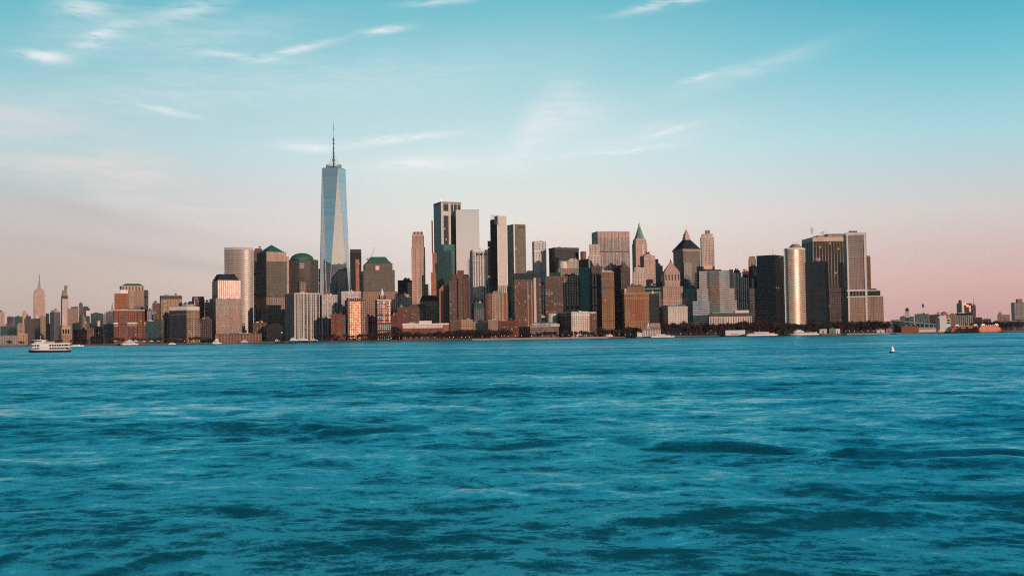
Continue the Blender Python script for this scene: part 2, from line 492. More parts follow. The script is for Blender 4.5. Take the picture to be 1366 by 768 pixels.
    def clutter(s, z, a0=0., a1=None, b0=0., b1=None, n=2, tank=0, mats=('dark_plain', 'grey_plain', 'off_white', 'brown_plain'), hmax=6.0):
        a1 = s.W if a1 is None else a1; b1 = s.L if b1 is None else b1
        w, l = a1 - a0, b1 - b0
        n = n + 1 if n else 0
        for i in range(n):
            bw = rnd.uniform(.16, .34) * w; bl = rnd.uniform(.3, .5) * l
            ca = a0 + (i + rnd.uniform(.25, .75)) / n * (w - bw)
            cb = b0 + rnd.uniform(.1, .4) * (l - bl)
            bm = new_bm(); h = rnd.uniform(.45, 1.) * hmax
            add_box(bm, ca, ca + bw, cb, cb + bl, z, z + h)
            if rnd.random() < .5: add_box(bm, ca + bw * .2, ca + bw * .6, cb + bl * .2, cb + bl * .7, z + h, z + h * 1.5)
            s.part('rooftop_unit', bm, rnd.choice(mats))
        for i in range(tank):
            s.tank(a0 + rnd.uniform(.15, .85) * w, b0 + rnd.uniform(.1, .5) * l, z)
        for _ in range(rnd.choice((1, 1, 2)) if n else 0):
            bm = new_bm()
            ca, cb = a0 + rnd.uniform(.2, .8) * w, b0 + rnd.uniform(.2, .6) * l
            add_bar(bm, (ca, cb, z), (ca, cb, z + rnd.uniform(6, 14)), .22, 4)
            s.part('antenna', bm, 'dark_steel')

PLAINOF = dict(pink_stone='pink_plain', pink_stone_fine='pink_plain', pale_stone='pale_plain', limestone='pale_plain', tan_stone='tan_plain', tan_big='tan_plain',
               orange_brick='orange_plain', orange_wide='orange_plain', red_brick='red_plain', red_bright='red_plain', brown_brick='brown_plain', brown_bays='brown_plain', ochre_stone='tan_plain', white_grid='white_plain',
               white_piers='white_plain', white_fins='white_plain', ribbon_white='off_white', low_white='pale_plain', glass_pale='off_white')

def T(D, uL, uC, uR, vt, mat, label, name='office_tower', tiers=(), left=None, right=None, asp=None, cat='building', n=2, tank=0, group=None, par=None, cornice=False, hmax=6.0, maxL=70):
    """body up to vt, then setbacks: tiers are (v of top, pixels in from the left, pixels in from the right[, material])"""
    s = Bld(name, label, D, uL, uC, uR, vt, asp, cat, group, maxL)
    z1 = s.z(vt)
    s.box('body', mat, 0, z1, left=left, right=right)
    a0, a1, b0, b1 = 0., s.W, 0., s.L
    p = par or PLAINOF.get(mat, 'dark_plain')
    if s.D < 3300:
        s.ring('cornice' if cornice else 'parapet', p, z1 - (1.6 if cornice else .2), z1 + 1.2, .9 if cornice else .15, t=1.2)
    for t in tiers:
        v, il, ir = t[:3]
        m = t[3] if len(t) > 3 else mat
        a0, a1 = il * s.px / max(.5, s.r.x), s.W - ir * s.px / max(.5, s.r.x)
        fb = min(.3, max(il, ir) * s.px / max(10, s.L))
        b0, b1 = s.L * fb * .6, s.L * (1 - fb)
        z2 = s.z(v)
        s.box('upper_tier', m, z1 + .01, z2, a0, a1, b0, b1, left=left if m == mat else None)
        if s.D < 3300: s.ring('parapet', p, z2 - .2, z2 + 1.0, .12, a0, a1, b0, b1, t=.9)
        z1 = z2
    if s.D < 3000 and mat in PLAINOF and not mat.startswith(('glass', 'ribbon')) and z1 > 30:
        zb = s.z(vt)
        for f_ in (.12 + .05 * rnd.random(), .84 + .06 * rnd.random()):
            s.ring('string_course', p, zb * f_, zb * f_ + .9, .55, t=.6)
    s.top, s.tr = z1, (a0, a1, b0, b1)
    if n and not tank and s.D < 2900 and mat in PLAINOF or mat in ('brown_brick', 'brown_strips', 'dark_brown', 'red_brick') and s.D < 2900 and n: tank = 1
    if n or tank: s.clutter(z1 + .01, a0 + .1 * (a1 - a0), a1 - .1 * (a1 - a0), b0 + 1.5, b1 - 1.5, n, tank, hmax=hmax)
    return s
# =================================================================== buildings, nearest row first
# ---- Battery Park City, left part
b = T(2470, 151, 152, 193.5, 431, 'red_brick', 'long red brick apartment block on the shore with white cornice and brick tower above', 'apartment_block', tiers=[(414, .3, .3, 'red_bright')], par='white_plain', cornice=True, n=2, tank=1, asp=.8)
for u0, u1, v0 in ((158, 170, 415), (183.5, 192.5, 416)):
    b.box('lit_bay', 'red_bright', 0, b.z(v0), b.a(u0), b.a(u1), -2.2, -.02)
for u0, u1 in ((171, 173), (176, 178.5)):
    b.box('recess_shade', 'dark_brown', 0, b.z(434), b.a(u0), b.a(u1), -.3, -.02)  # flat dark strips paint the shade of recesses between the bays
b = T(2640, 152.5, 152.6, 171, 392, 'orange_brick', 'orange brick tower with white box on its roof', 'apartment_tower', par='orange_plain', n=0)
b.box('penthouse', 'white_plain', b.top, b.z(386.5), b.W * .42, b.W * .98, 3, b.L * .6)
# tower with green hipped roof
b = Bld('office_tower', 'broad tan tower with low green hipped roof and arcade beneath', 2760, 160, 162.5, 192, 388)
z1 = b.z(381.6)
b.box('body', 'tan_stone', 0, z1)
b.box('arcade', 'crown_slots', b.z(388), b.z(383), -.4, b.W + .4, -.4, b.L + .4)
b.ring('cornice', 'pink_plain', z1 - 1.5, z1 + .8, 1.2)
b.hip('roof', 'copper_green', z1 + .3, b.z(378), 9)
b.box('side_wing', 'dark_brown', 0, b.z(386.6), b.W + .2, b.W + (198 - 192) * b.px, 4, b.L)
b.box('blue_band', 'blue_sign', b.z(412), b.z(408), b.a(178), b.a(193), -1.5, 1)
b.box('lower_front', 'tan_stone', 0, b.z(386.5), b.a(172), b.a(178), -3, -.05)
T(2520, 193, 193.2, 215, 429, 'glass_teal', 'low dark green glass block beside the red brick block', n=2, hmax=4)
T(2600, 196, 196.2, 207.5, 414.5, 'grey_piers', 'narrow grey striped block behind the low green glass block', n=1)
T(2700, 203, 203.2, 214, 405, 'brown_brick', 'plain dark brown slab between green-roofed tower and tan banded building', 'apartment_tower', n=1)
b = T(2720, 213, 215, 243, 399.5, 'tan_big', 'tan building with orange lit window bands under a dark louvred top floor', tiers=[(394.5, .1, .1, 'louvre_dark')], n=3, par='tan_plain', hmax=3)
T(2540, 215, 215.2, 225, 427, 'brown_brick', 'low brown brick house block left of the white-topped louvred block', 'apartment_block', n=1)
b = T(2500, 225.5, 249, 266, 414, 'tan_big', 'hotel block with dark louvred side and white band round its top', 'hotel_block', left='louvre_dark', tiers=[(408.5, 0, 0, 'white_plain')], n=1)
b.box('side_wing', 'tan_big', 0, b.z(430), b.W + .1, b.W + 2.5 * b.px, .6, b.L * .5)
b = T(2660, 256, 258.5, 273, 400, 'red_bright', 'dark-topped brick tower with tall white lit window bars', 'apartment_tower', tiers=[(396, .2, .6, 'louvre_dark')], n=0)
bm = new_bm(); add_cyl(bm, 0, 0, 5.5, 5.5, 0, 4, 14); add_cyl(bm, 0, 0, 5.5, 1.5, 4, 7.5, 14)
b2 = T(2600, 250, 250.2, 258, 406, 'dark_brown', 'small dark block with round tank under a conical cap', n=0)
o = b2.part('round_tank', bm, 'copper_dark'); o.location = (b2.W / 2, b2.L / 2, b2.top)
T(2680, 273, 273.2, 279.5, 404, 'tan_stone', 'thin tan slab tucked beside the dark stepped-top office tower', n=1)
T(2560, 267, 267.2, 283, 426, 'dark_brown', 'low dark brown block at the foot of the thin tan slab', 'apartment_block', n=2)

# ---- office tower with dark stepped mastaba top
b = Bld('office_tower', 'granite office tower with setbacks and dark stepped flat-topped crown', 2570, 279, 288, 327, 445)
W, L, p = b.W, b.L, b.px
b.box('base', 'granite', 0, b.z(431), left='granite')
b.box('lower_tier', 'granite', b.z(431) + .01, b.z(397.5), 0 * p, W - 4.0 * p, 1, L - 3, left='granite')
b.box('upper_tier', 'granite_pale_lit', b.z(397.5) + .01, b.z(373.5), 3.2 * p, W - 5.0 * p, 4, L - 8, left='granite')
zz = b.z(373.5)
bm = new_bm()
a0, a1, b0, b1 = 4.0 * p, W - 8 * p, 6, L - 12
for k, (v, i) in enumerate(((370.5, 0), (367.5, 2.0), (365, 4.0))):
    add_box(bm, a0 + i * p * .8, a1 - i * p * .8, b0 + i * 1.5, b1 - i * 1.5, zz, b.z(v)); zz = b.z(v) + .01
b.part('stepped_crown', bm, 'slate_dark')
# ---- low arcade on the cove and dark glass vault
T(2470, 287, 287.2, 349, 446, 'brown_arcade', 'long low brown arcade building on the marina front', 'arcade_building', n=3, hmax=2.5, asp=.25)
b = Bld('glass_hall', 'dark glass barrel-vaulted hall behind the marina', 2520, 355, 355.2, 379.5, 440, asp=.9)
z1 = b.z(440)
b.box('base', 'glass_black', 0, z1)
bm = new_bm(); n = 12
pts = [(b.W / 2 - b.W / 2 * math.cos(PI * i / n), z1 + (b.z(431) - z1) * math.sin(PI * i / n)) for i in range(n + 1)]
A = [bm.verts.new((q[0], 0, q[1])) for q in pts]; B = [bm.verts.new((q[0], b.L, q[1])) for q in pts]
for i in range(n): bm.faces.new((A[i], A[i + 1], B[i + 1], B[i]))
bm.faces.new(list(reversed(A))); bm.faces.new(B)
b.part('vault', bm, 'dark_glass')
bm = new_bm()
for i in range(0, n + 1, 2): add_bar(bm, (pts[i][0], -.2, pts[i][1] + .2), (pts[i][0], b.L, pts[i][1] + .2), .3, 4)
b.part('vault_rib', bm, 'dark_steel')
T(2540, 337, 337.2, 356, 431, 'brown_brick', 'low brown wing at the foot of the pyramid-roofed tower', n=1)

# ---- three white striped residential slabs
def slab(D, uL, uC, uR, vt, label, asp=None):
    s = Bld('apartment_slab', label, D, uL, uC, uR, vt, asp, group='white striped slabs by the marina')
    z1 = s.z(vt)
    s.box('body', 'white_piers', 0, z1)
    s.ring('parapet', 'slab_white', z1 - .4, z1 + 1.4, .5)
    s.piers('pier_front', 'slab_white', 'front', max(3, round(s.W / 8)), 1.5, 1.0, 0, z1 + .5)
    s.piers('pier_side', 'slab_white', 'left', max(2, round(s.L / 9)), 1.5, 1.0, 0, z1 + .5)
    s.clutter(z1, s.W * .3, s.W * .7, s.L * .2, s.L * .7, 2, 0, ('off_white',), 5)
slab(2480, 380.5, 393, 426, 391.5, 'widest white striped apartment slab, left of the tallest tower')
slab(2500, 425.8, 430, 449.8, 394, 'narrow white striped apartment slab at the foot of the tallest tower')
slab(2540, 449.9, 456, 481.5, 389.5, 'white striped apartment slab partly behind the glowing red brick building')
T(2440, 441, 441.3, 461, 420.5, 'red_bright', 'low red brick block left of the glowing brick building', 'apartment_block', n=2)
b = Bld('apartment_tower', 'brick tower whose front bay of windows glows orange in the sun', 2440, 459.8, 463.5, 487, 401, asp=.6)
z1 = b.z(401)
b.box('body', 'red_brick', 0, z1)
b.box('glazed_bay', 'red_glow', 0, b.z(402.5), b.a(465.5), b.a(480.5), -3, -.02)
b.box('penthouse', 'dark_brown', z1, b.z(397.5), b.W * .05, b.W * .8, 3, b.L * .7)
b.ring('parapet', 'red_plain', z1 - .2, z1 + 1.2, .2)
b.tank(b.W * .85, 6, z1)
T(2470, 486.5, 486.7, 501, 423, 'red_brick', 'low red brick block between the glowing tower and the cupola building', 'apartment_block', n=2, tank=1)
b = Bld('apartment_tower', 'brick building crowned by a white lantern cupola with lit window strips', 2440, 500.4, 503, 521.5, 400, asp=.54)
z1 = b.z(400)
b.box('body', 'red_bright', 0, z1)
b.ring('cornice', 'pale_plain', z1 - 1.2, z1 + 1, .6)
b.box('upper_stage', 'red_brick', z1, b.z(393.5), b.W * .25, b.W * .65, 4, 4 + b.W * .4)
bm = new_bm(); ca, cb = b.W * .45, 4 + b.W * .2
add_cyl(bm, ca, cb, 3.6, 3.2, b.z(393.5), b.z(388.5), 8); add_cyl(bm, ca, cb, 2.6, .2, b.z(388.5), b.z(384), 8)
b.part('cupola', bm, 'white_plain')
for u in (512, 519.5):
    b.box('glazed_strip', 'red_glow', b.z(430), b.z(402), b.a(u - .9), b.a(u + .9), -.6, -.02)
T(2425, 501, 501.2, 530, 433, 'red_brick', 'low brick wing in front of the cupola building', 'apartment_block', n=2, asp=.4)
T(2520, 522, 522.2, 534, 421, 'red_brick', 'small dark red block right of the cupola building', 'apartment_block', n=1, tank=1)
T(2540, 530, 530.2, 543.5, 410.5, 'red_brick', 'red brick block with flat roof left of the wide mansard block', 'apartment_block', n=1, tank=1)
b = T(2560, 543, 543.2, 572, 411, 'brown_brick', 'wide dark red brick block with sloping mansard roof', 'apartment_block', n=0)
b.hip('roof', 'brown_plain', b.top, b.z(405.5), 9)
b = T(2420, 537, 537.2, 599, 432.5, 'low_white', 'long low apartment row with white top floor on the esplanade', 'apartment_row', par='white_plain', cornice=True, n=0, asp=.28)
b.box('lower_floors', 'red_bright', 0, b.z(438), 0, b.W * .86, -.9, -.02)
b.box('end_bay', 'orange_brick', 0, b.z(434), b.W * .87, b.W + .4, -1.2, -.02)
b.box('penthouse', 'white_plain', b.top, b.z(428), b.a(559), b.a(576), 3, b.L * .7)
b.clutter(b.top, 0, b.W * .3, 2, b.L - 2, 3, 0, ('off_white',), 3)
b = T(2560, 560, 560.2, 585.5, 401.5, 'tan_stone', 'tan stone apartment building with dark mansard roof', 'apartment_building', n=0)
b.hip('roof', 'slate_dark', b.top, b.z(394.5), 5)
b.clutter(b.z(394.5), b.W * .3, b.W * .7, 6, b.L - 6, 2, 0, hmax=2)
b = Bld('apartment_tower', 'slim dark glass slab in an orange brick frame with small gable', 2500, 585.4, 585.6, 598.5, 386)
z1 = b.z(386)
b.box('body', 'orange_plain', 0, z1)
b.box('glazed_front', 'glass_black', 0, b.z(388), b.W * .2, b.W * .97, -.6, -.02)
bm = new_bm()
pts = [(0, 0, z1), (b.W, 0, z1), (b.W / 2, 0, b.z(379))]
A = [bm.verts.new(q) for q in pts]; B = [bm.verts.new((q[0], b.L, q[2])) for q in pts]
bm.faces.new(A); bm.faces.new(list(reversed(B)))
for i in range(3): bm.faces.new((A[i], B[i], B[(i + 1) % 3], A[(i + 1) % 3]))
b.part('gable', bm, 'brick_bright')
b = Bld('apartment_tower', 'tall brown residential tower with stepped red crown', 2480, 598.5, 599, 627, 372, asp=.8)
p = b.px
b.box('left_shaft', 'brown_strips', 0, b.z(373.5), 0, 11.5 * p, 3, b.L - 3)
b.box('right_shaft', 'brown_bays', 0, b.z(370.5), 11.5 * p + .05, b.W, 0, b.L)
b.box('crown_base', 'red_brick', b.z(373.5) + .02, b.z(365.5), 4.5 * p, 11.5 * p, 5, b.L - 5)
b.box('crown_top', 'red_brick', b.z(370.5) + .02, b.z(360.5), 11.5 * p + .1, 20 * p, 6, b.L - 6)
b.box('penthouse', 'dark_brown', b.z(370.5) + .02, b.z(366), 20.1 * p, b.W - 2.5 * p, 4, b.L * .6)
b.piers('bay_window', 'brown_plain', 'front', 3, 3.4, 1.6, 0, b.z(376), 13 * p, b.W - 1.5 * p)
for q in ((600, 615, 427.5, 'brown_brick', 'low brown brick row behind the trees under the stepped red crown'), (614, 631, 427, 'tan_stone', 'low tan brick row between brown brick rows behind the trees'),
          (630, 652, 429, 'moss_stone', 'low grey-tan row behind the trees with flat roof'), (651, 664, 427, 'tan_stone', 'low tan house with flat roof left of the dark red row'), (663, 692, 428.5, 'red_brick', 'low dark red brick row left of the stepped stone pyramid')):
    T(2425, q[0], q[0] + .2, q[1], q[2], q[3] if q[3] != 'moss_stone' else 'grey_grid', q[4], 'apartment_row', n=2, asp=.6, hmax=3)
b = T(2490, 629.5, 632, 647, 411, 'dark_grid', 'dark square office block with teal roof storey', tiers=[(404.5, .5, 1.5, 'glass_teal')], n=1, left='dark_brown')
# rounded orange tower
b = Bld('apartment_tower', 'rounded orange brick apartment tower with pale lit front', 2450, 647.4, 647.6, 677.5, 391, asp=.8)
z1 = b.z(391)
bm = new_bm()
W, L = b.W, b.L
poly = [(0, 5), (W * .12, 1.5), (W * .3, 0), (W * .75, 0), (W * .78, 4), (W, 7), (W, L), (0, L)]
prism(bm, poly, 0, z1, BAY['orange_wide'], slots=[0, 0, 2, 2, 0, 3, 0, 0])  # paler material on the front walls paints in the sunlight there
b.part('body', bm, ['orange_brick', 'roofing', 'tan_big', 'orange_plain'])
b.piers('balcony_pier', 'pale_plain', 'front', 4, 1.2, .8, 0, z1, W * .3, W * .74)
b.box('penthouse', 'tan_stone', z1, b.z(388.3), W * .34, W * .7, 4, L * .6)
# green glass tower
b = Bld('glass_tower', 'tall green glass tower with a bright corner strip and roof frames', 2560, 676.5, 684.6, 701, 299)
z1 = b.z(299)
b.box('body', 'glass_bronze', 0, z1, left='glass_green')
b.piers('corner_strip', 'white_plain', 'front', 1, 3.0, .8, 0, z1, .6, 2.6)
b.box('louvre_band', 'black_plain', b.z(304), b.z(301.5), b.W * .4, b.W * .95, -.3, 2)
bm = new_bm(); zt = b.z(296)
for a in np.linspace(.5, b.W - .5, 6): add_bar(bm, (a, .5, z1), (a, .5, zt), .4, 4); add_bar(bm, (a, b.L - .5, z1), (a, b.L - .5, zt), .4, 4)
for bb in (.5, b.L - .5): add_bar(bm, (.5, bb, zt), (b.W - .5, bb, zt - 3), .4, 4)
add_bar(bm, (b.W * .3, b.L * .4, z1), (b.W * .3, b.L * .4, z1 + 10), .4, 4); add_bar(bm, (b.W * .1, b.L * .4, z1 + 10.5), (b.W * .6, b.L * .4, z1 + 7.5), .4, 4)
b.part('roof_frame', bm, 'steel')
b = Bld('apartment_tower', 'brown residential tower with dark green mansard and bright right-hand strip', 2480, 685.8, 686, 721.5, 373, asp=.7)
z1 = b.z(373)
b.box('body', 'brown_brick', 0, z1, 0, b.a(712))
b.box('mansard', 'copper_dark', z1 + .01, b.z(364.5), 0, b.a(711.7), .5, b.L - .5)
b.box('penthouse', 'dark_plain', b.z(364.5), b.z(361), b.W * .5, b.W * .7, 4, b.L * .6)
b.box('bright_strip', 'off_white', 0, b.z(371), b.a(711.7), b.a(715), -1.2, 4)
b.box('right_shaft', 'brown_bays', 0, b.z(370.5), b.a(715), b.W, 1, b.L - 2)
b.piers('balcony', 'tan_plain', 'front', 2, 2.4, .8, 0, b.z(376), b.a(704), b.a(709))
T(2640, 720, 720.2, 728.5, 380, 'grey_green', 'slim grey-green block squeezed between two brown towers', 'apartment_tower', n=1)
b = T(2540, 727, 727.2, 772, 369, 'brown_bays', 'broad brown apartment block with pale window columns', 'apartment_block', n=0, asp=.5, right='brown_strips')
b.piers('window_column', 'tan_plain', 'front', 3, 3.2, .7, 0, b.z(372), b.W * .58, b.W * .86)
b.box('roof_slab', 'copper_dark', b.top, b.z(363.4), b.a(732.7), b.a(747.5), 2, b.L * .4)
b.clutter(b.top, b.a(748), b.W, 2, b.L - 2, 4, 1, ('off_white', 'grey_plain', 'brown_plain'), 7)
# museum group on the shore
b = Bld('museum', 'six-sided stone museum with stepped pyramid roof', 2415, 681.3, 681.5, 706.5, 441, asp=1.)
bm = new_bm(); W = b.W
hexa = lambda s_: [(W / 2 + W / 2 * s_ * math.cos(PI / 3 * i - PI / 2 + .15), W / 2 + W / 2 * s_ * math.sin(PI / 3 * i - PI / 2 + .15)) for i in range(6)]
prism(bm, hexa(1.0), 0, b.z(440), 3.2)
b.part('body', bm, ['tan_plain', 'grey_plain'])
bm = new_bm(); n = 6; zz = b.z(440)
for i in range(n):
    zt = b.z(440 - (i + 1) * (440 - 429.5) / n)
    prism(bm, hexa(1.0 - .15 * i), zz + .02, zt - .9, 3.2, slots=[0], cap=0)
    prism(bm, hexa(.93 - .15 * i), zt - .9 + .01, zt, 3.2, slots=[1], cap=1)
    zz = zt
b.part('stepped_roof', bm, ['grey_plain', 'dark_plain'])
b = T(2418, 707, 707.2, 745.5, 436, 'ribbon_brown', 'low museum wing with banded grey stone roof beside the stepped pyramid', 'museum_wing', n=0, asp=.35, par='off_white')
b.box('roof_band', 'ribbon_white', b.top, b.z(430.5), 3, b.W - 3, 3, b.L)
b.box('end_pavilion', 'off_white', b.top + .02, b.z(432.5), b.W * .7, b.W + 1.5, -1.5, 2.9)
b = T(2450, 678, 678.2, 703, 424, 'dark_brown', 'low dark brick building with white clerestory behind the stepped pyramid', 'school_building', n=0, asp=.5)
b.box('clerestory', 'white_plain', b.z(428), b.z(424.6), b.a(679.5), b.a(690), -.6, -.02)
b = T(2460, 701.5, 701.7, 728, 424, 'ribbon_brown', 'low building with long white horizontal roof bands', 'school_building', n=0, asp=.5)
for v0, v1 in ((424, 421.8), (428.2, 426)):
    b.box('white_band', 'white_plain', b.z(v0), b.z(v1), -.5, b.W + .5, -1.4, 5)
b.box('pylon', 'white_plain', b.z(424), b.z(419.5), b.a(722.8), b.a(724.6), 6, 8)
b = Bld('drum_building', 'pale windowless drum with vertical joints behind the museum wing', 2480, 729, 729.2, 743.6, 418.5, asp=1.)
bm = new_bm(); W = b.W
prism(bm, [(W / 2 + W / 2 * math.cos(2 * PI * i / 24), W / 2 + W / 2 * math.sin(2 * PI * i / 24)) for i in range(24)], 0, b.z(418.5), curved=True)
b.part('body', bm, ['off_white', 'roofing'])
b.piers('joint', 'grey_plain', 'front', 1, .8, .3, 0, b.z(419), b.W * .6, b.W * .6 + 1)
b = T(2430, 744, 762, 796, 417, 'low_white', 'square-windowed pale brick block on the esplanade with grid front', 'apartment_block', left='brown_brick', n=0, asp=1.1, par='white_plain')
b.box('right_wing', 'brown_brick', 0, b.z(418.3), b.W - 10.5 * b.px, b.W + .2, -.9, -.02)
b.clutter(b.top, 2, b.W - 2, 2, b.L - 2, 2, 0, ('off_white',), 3)
# dark glass tower with shoulders
b = Bld('glass_tower', 'dark glass tower with sloping shoulders and a gold window strip', 2500, 771.8, 785, 793, 356)
z1 = b.z(356)
b.box('body', 'glass_black', 0, z1, left='glass_teal')
bm = new_bm(); W, L = b.W, b.L
A = [bm.verts.new((q[0], q[1], z1 + .02)) for q in rect(0, W, 0, L)]
B = [bm.verts.new((q[0], q[1], q[2])) for q in ((0, 0, b.z(345)), (W * .45, 0, b.z(347)), (W * .45, L, b.z(347)), (0, L, b.z(346)))]
for i in range(4): bm.faces.new((A[i], A[(i + 1) % 4], B[(i + 1) % 4], B[i]))
bm.faces.new(B)
b.part('sloped_crown', bm, 'slate_dark')
b.piers('gold_strip', 'tan_plain', 'front', 1, 4.5, .9, 0, b.z(345.5), .5, 4.5)
T(2475, 788.5, 789, 803.5, 356, 'brown_strips', 'reddish brown tower right of the shouldered dark glass tower', 'apartment_tower', n=2, tank=1)
b = T(2438, 802, 802.2, 819, 363.5, 'ochre_stone', 'ochre brick tower with rows of small windows and pale metal roof', 'apartment_tower', n=0, par='tan_plain')
for v in (383.5, 428): b.ring('string_course', 'brown_plain', b.z(v + .6), b.z(v - .6), .5)
b.clutter(b.top, 1, b.W - 1, 2, b.L - 2, 4, 0, ('steel', 'white_plain', 'off_white'), 5)
b = T(2505, 818.2, 828, 840.5, 357, 'dark_brown', 'near-black brick tower left of the orange lit block', tiers=[(354.5, 3, 2)], left='louvre_dark', n=2)
b = Bld('office_building', 'orange stone office block with tall arched attic and lit red centre', 2440, 829.8, 833, 865.5, 391.5)
z1 = b.z(391.5)
b.box('body', 'ochre_stone', 0, z1, left='ochre_stone')
b.box('recessed_front', 'orange_brick', b.z(429), b.z(401), b.a(841), b.a(859), -.5, -.02)
b.ring('cornice', 'tan_plain', z1 - 1.2, z1 + 1.2, 1.2)
b.ring('string_course', 'tan_plain', b.z(398.6), b.z(397.6), .7)
b.ring('lower_course', 'tan_plain', b.z(429.5), b.z(428.5), .7)
b.box('attic', 'ochre_stone', z1 + .02, b.z(382), 4 * b.px, b.W - 5 * b.px, 5, b.L - 5)
b.box('cabin', 'pale_plain', z1 + .02, b.z(384.5), .5, 3 * b.px, 3, 9)
b.clutter(b.z(382), 5 * b.px, b.W - 6 * b.px, 7, b.L - 7, 3, 1, ('dark_plain', 'brown_plain'), 4)
T(2480, 865, 865.2, 879.5, 392.5, 'ribbon_dark', 'black narrow office block between orange block and green-roofed pale block', n=1)
b = Bld('office_building', 'grey stone building with rounded green copper dormered roof', 2560, 855.5, 855.7, 882, 389)
b.box('body', 'tan_stone', 0, b.z(389))
b.hip('roof', 'copper_dark', b.z(389), b.z(382), 4)
b.ring('dormer_row', 'copper_pale', b.z(387), b.z(384.5), -1.2, t=1.0)
b.clutter(b.z(380.5), b.W * .3, b.W * .8, 5, b.L - 5, 2, 1, ('white_plain', 'dark_plain'), 4)
b = Bld('office_building', 'pale stone block with green copper roof edge facing the park', 2450, 879.5, 891, 917, 409.5)
z1 = b.z(409.5)
b.box('body', 'pale_stone', 0, z1)
b.ring('cornice', 'pale_plain', z1 - 1.4, z1, 1.0)
b.hip('roof', 'copper_pale', z1, b.z(407), 4, out=.9)
# stepped pink tower
b = Bld('office_tower', 'pink stone tower stepping back to a pyramid top', 2600, 879.5, 884, 918.5, 398, asp=.9)
p = b.px
b.box('base', 'pink_stone', 0, b.z(398))
b.box('lower_tier', 'pink_stone', b.z(398) + .02, b.z(382), 1 * p, b.W - 7 * p, 2, b.L - 4)
b.box('shaft', 'pink_stone', b.z(382) + .02, b.z(363), 3.6 * p, b.W - 10.5 * p, 5, b.L - 8)
b.ring('string_course', 'pink_plain', b.z(375), b.z(374), .8, 3.6 * p, b.W - 10.5 * p, 5, b.L - 8)
b.box('colonnade', 'crown_slots', b.z(374), b.z(366), 3.3 * p, b.W - 10.2 * p, 4.6, b.L - 7.6)
bm = new_bm(); zz = b.z(363); x0, x1 = 4 * p, b.W - 11 * p; n = 6
for i in range(n):
    f = i / n; zt = b.z(363 - (i + 1) * (363 - 349) / n); h = (x1 - x0) / 2 * (1 - f) * .98; c = (x0 + x1) / 2
    add_box(bm, c - h, c + h, 6 + (x1 - x0) / 2 - h, 6 + (x1 - x0) / 2 + h, zz, zt); zz = zt + .01
b.part('stepped_pyramid', bm, 'pink_plain')
bm = new_bm(); add_cyl(bm, (x0 + x1) / 2, 6 + (x1 - x0) / 2, 2.2, .3, zz, b.z(345), 8); b.part('finial', bm, 'dark_plain')
# customs house
b = Bld('customs_house', 'low beaux-arts stone building with green mansard above the park trees', 2500, 944, 946, 1002.5, 423, asp=.6)
z1 = b.z(423)
b.box('body', 'low_white', 0, z1)
b.piers('column', 'pale_plain', 'front', 18, 1.4, 1.1, b.z(432), b.z(424))
b.ring('cornice', 'off_white', z1 - .8, z1 + .6, 1.0)
b.hip('mansard', 'brown_plain', z1 + .4, b.z(418), 4)
b.box('roof_storey', 'white_plain', b.z(418), b.z(414.3), b.a(981), b.a(1000), 8, b.L * .6)
b.box('roof_edge', 'copper_pale', b.z(418) + .02, b.z(416.8), b.a(950), b.a(979), 6, b.L * .7)
# ribbon ziggurat
b = Bld('office_tower', 'white banded office block stepping out in three tiers with dark centre strip', 2540, 923.8, 924, 983, 401.7, asp=.6)
b.box('base', 'ribbon_white', 0, b.z(401.7), right='ribbon_green')
b.box('middle_tier', 'ribbon_white', b.z(401.7) + .02, b.z(385.6), b.a(929.8), b.a(980), 2, b.L - 2)
b.box('upper_tier', 'ribbon_white', b.z(385.6) + .02, b.z(361.5), b.a(933.3), b.a(974), 4, b.L - 4)
b.box('centre_strip', 'ribbon_brown', 0, b.z(362.5), b.a(947), b.a(960.2), -.8, 3.9)
b.box('side_shaft', 'dark_brown', b.z(385.6) + .02, b.z(360.3), b.a(974) + .1, b.a(979), 6, b.L - 6)
b.box('top_band', 'louvre_dark', b.z(361.5) + .02, b.z(360), b.a(944), b.a(963), 4.5, b.L * .5)
b.box('green_base', 'ribbon_green', 0, b.z(420), b.a(924.6), b.a(944), -1.2, -.02)
T(2560, 998, 1000, 1012, 384.5, 'ribbon_green', 'dark green stepped block at the foot of the black square tower', tiers=[(371, 3.5, .5, 'glass_teal')], n=1)
b = Bld('glass_tower', 'black square glass tower with faint lit floors', 2520, 1009, 1034, 1046, 340.8, asp=.8)
z1 = b.z(340.8)
b.box('body', 'glass_black', 0, z1, left='ribbon_dark')
b.ring('parapet', 'dark_plain', z1, z1 + 1.5, .2)
b.piers('mullion', 'dark_steel', 'left', 12, .8, .5, 0, b.z(349))
b.clutter(z1, 3, b.W - 3, 3, b.L - 3, 1, 0, ('dark_plain',), 3)
# curved golden tower
b = Bld('office_tower', 'slim golden tower with quarter-round mirrored front and ladder-striped edge', 2455, 1045, 1045.2, 1074.5, 331, asp=.75)
z1 = b.z(331); W, L = b.W, b.L
xs = 5 * b.px
bm = new_bm()
prism(bm, rect(0, xs, 4, L), 0, z1 - .5, 9, slots=[0])
b.part('ladder_edge', bm, ['ladder', 'roofing'])
bm = new_bm(); n = 28
n = 44
R_ = (W - xs) / (math.sin(math.radians(88)) + math.sin(math.radians(8)))
ths = [math.radians(-8 + 96 * i / n) for i in range(n + 1)]
y0 = R_ * (1 - math.cos(ths[0]))
poly = [(xs + R_ * (math.sin(t_) - math.sin(ths[0])), R_ * (1 - math.cos(t_)) - y0 + .3) for t_ in ths] + [(W, L + 12), (xs + .05, L + 12)]
uvl = bm.loops.layers.uv['UVMap']
prism(bm, poly, 0, z1 - 3, curved=True)
b.part('curved_front', bm, ['gold_cylinder', 'roofing'])
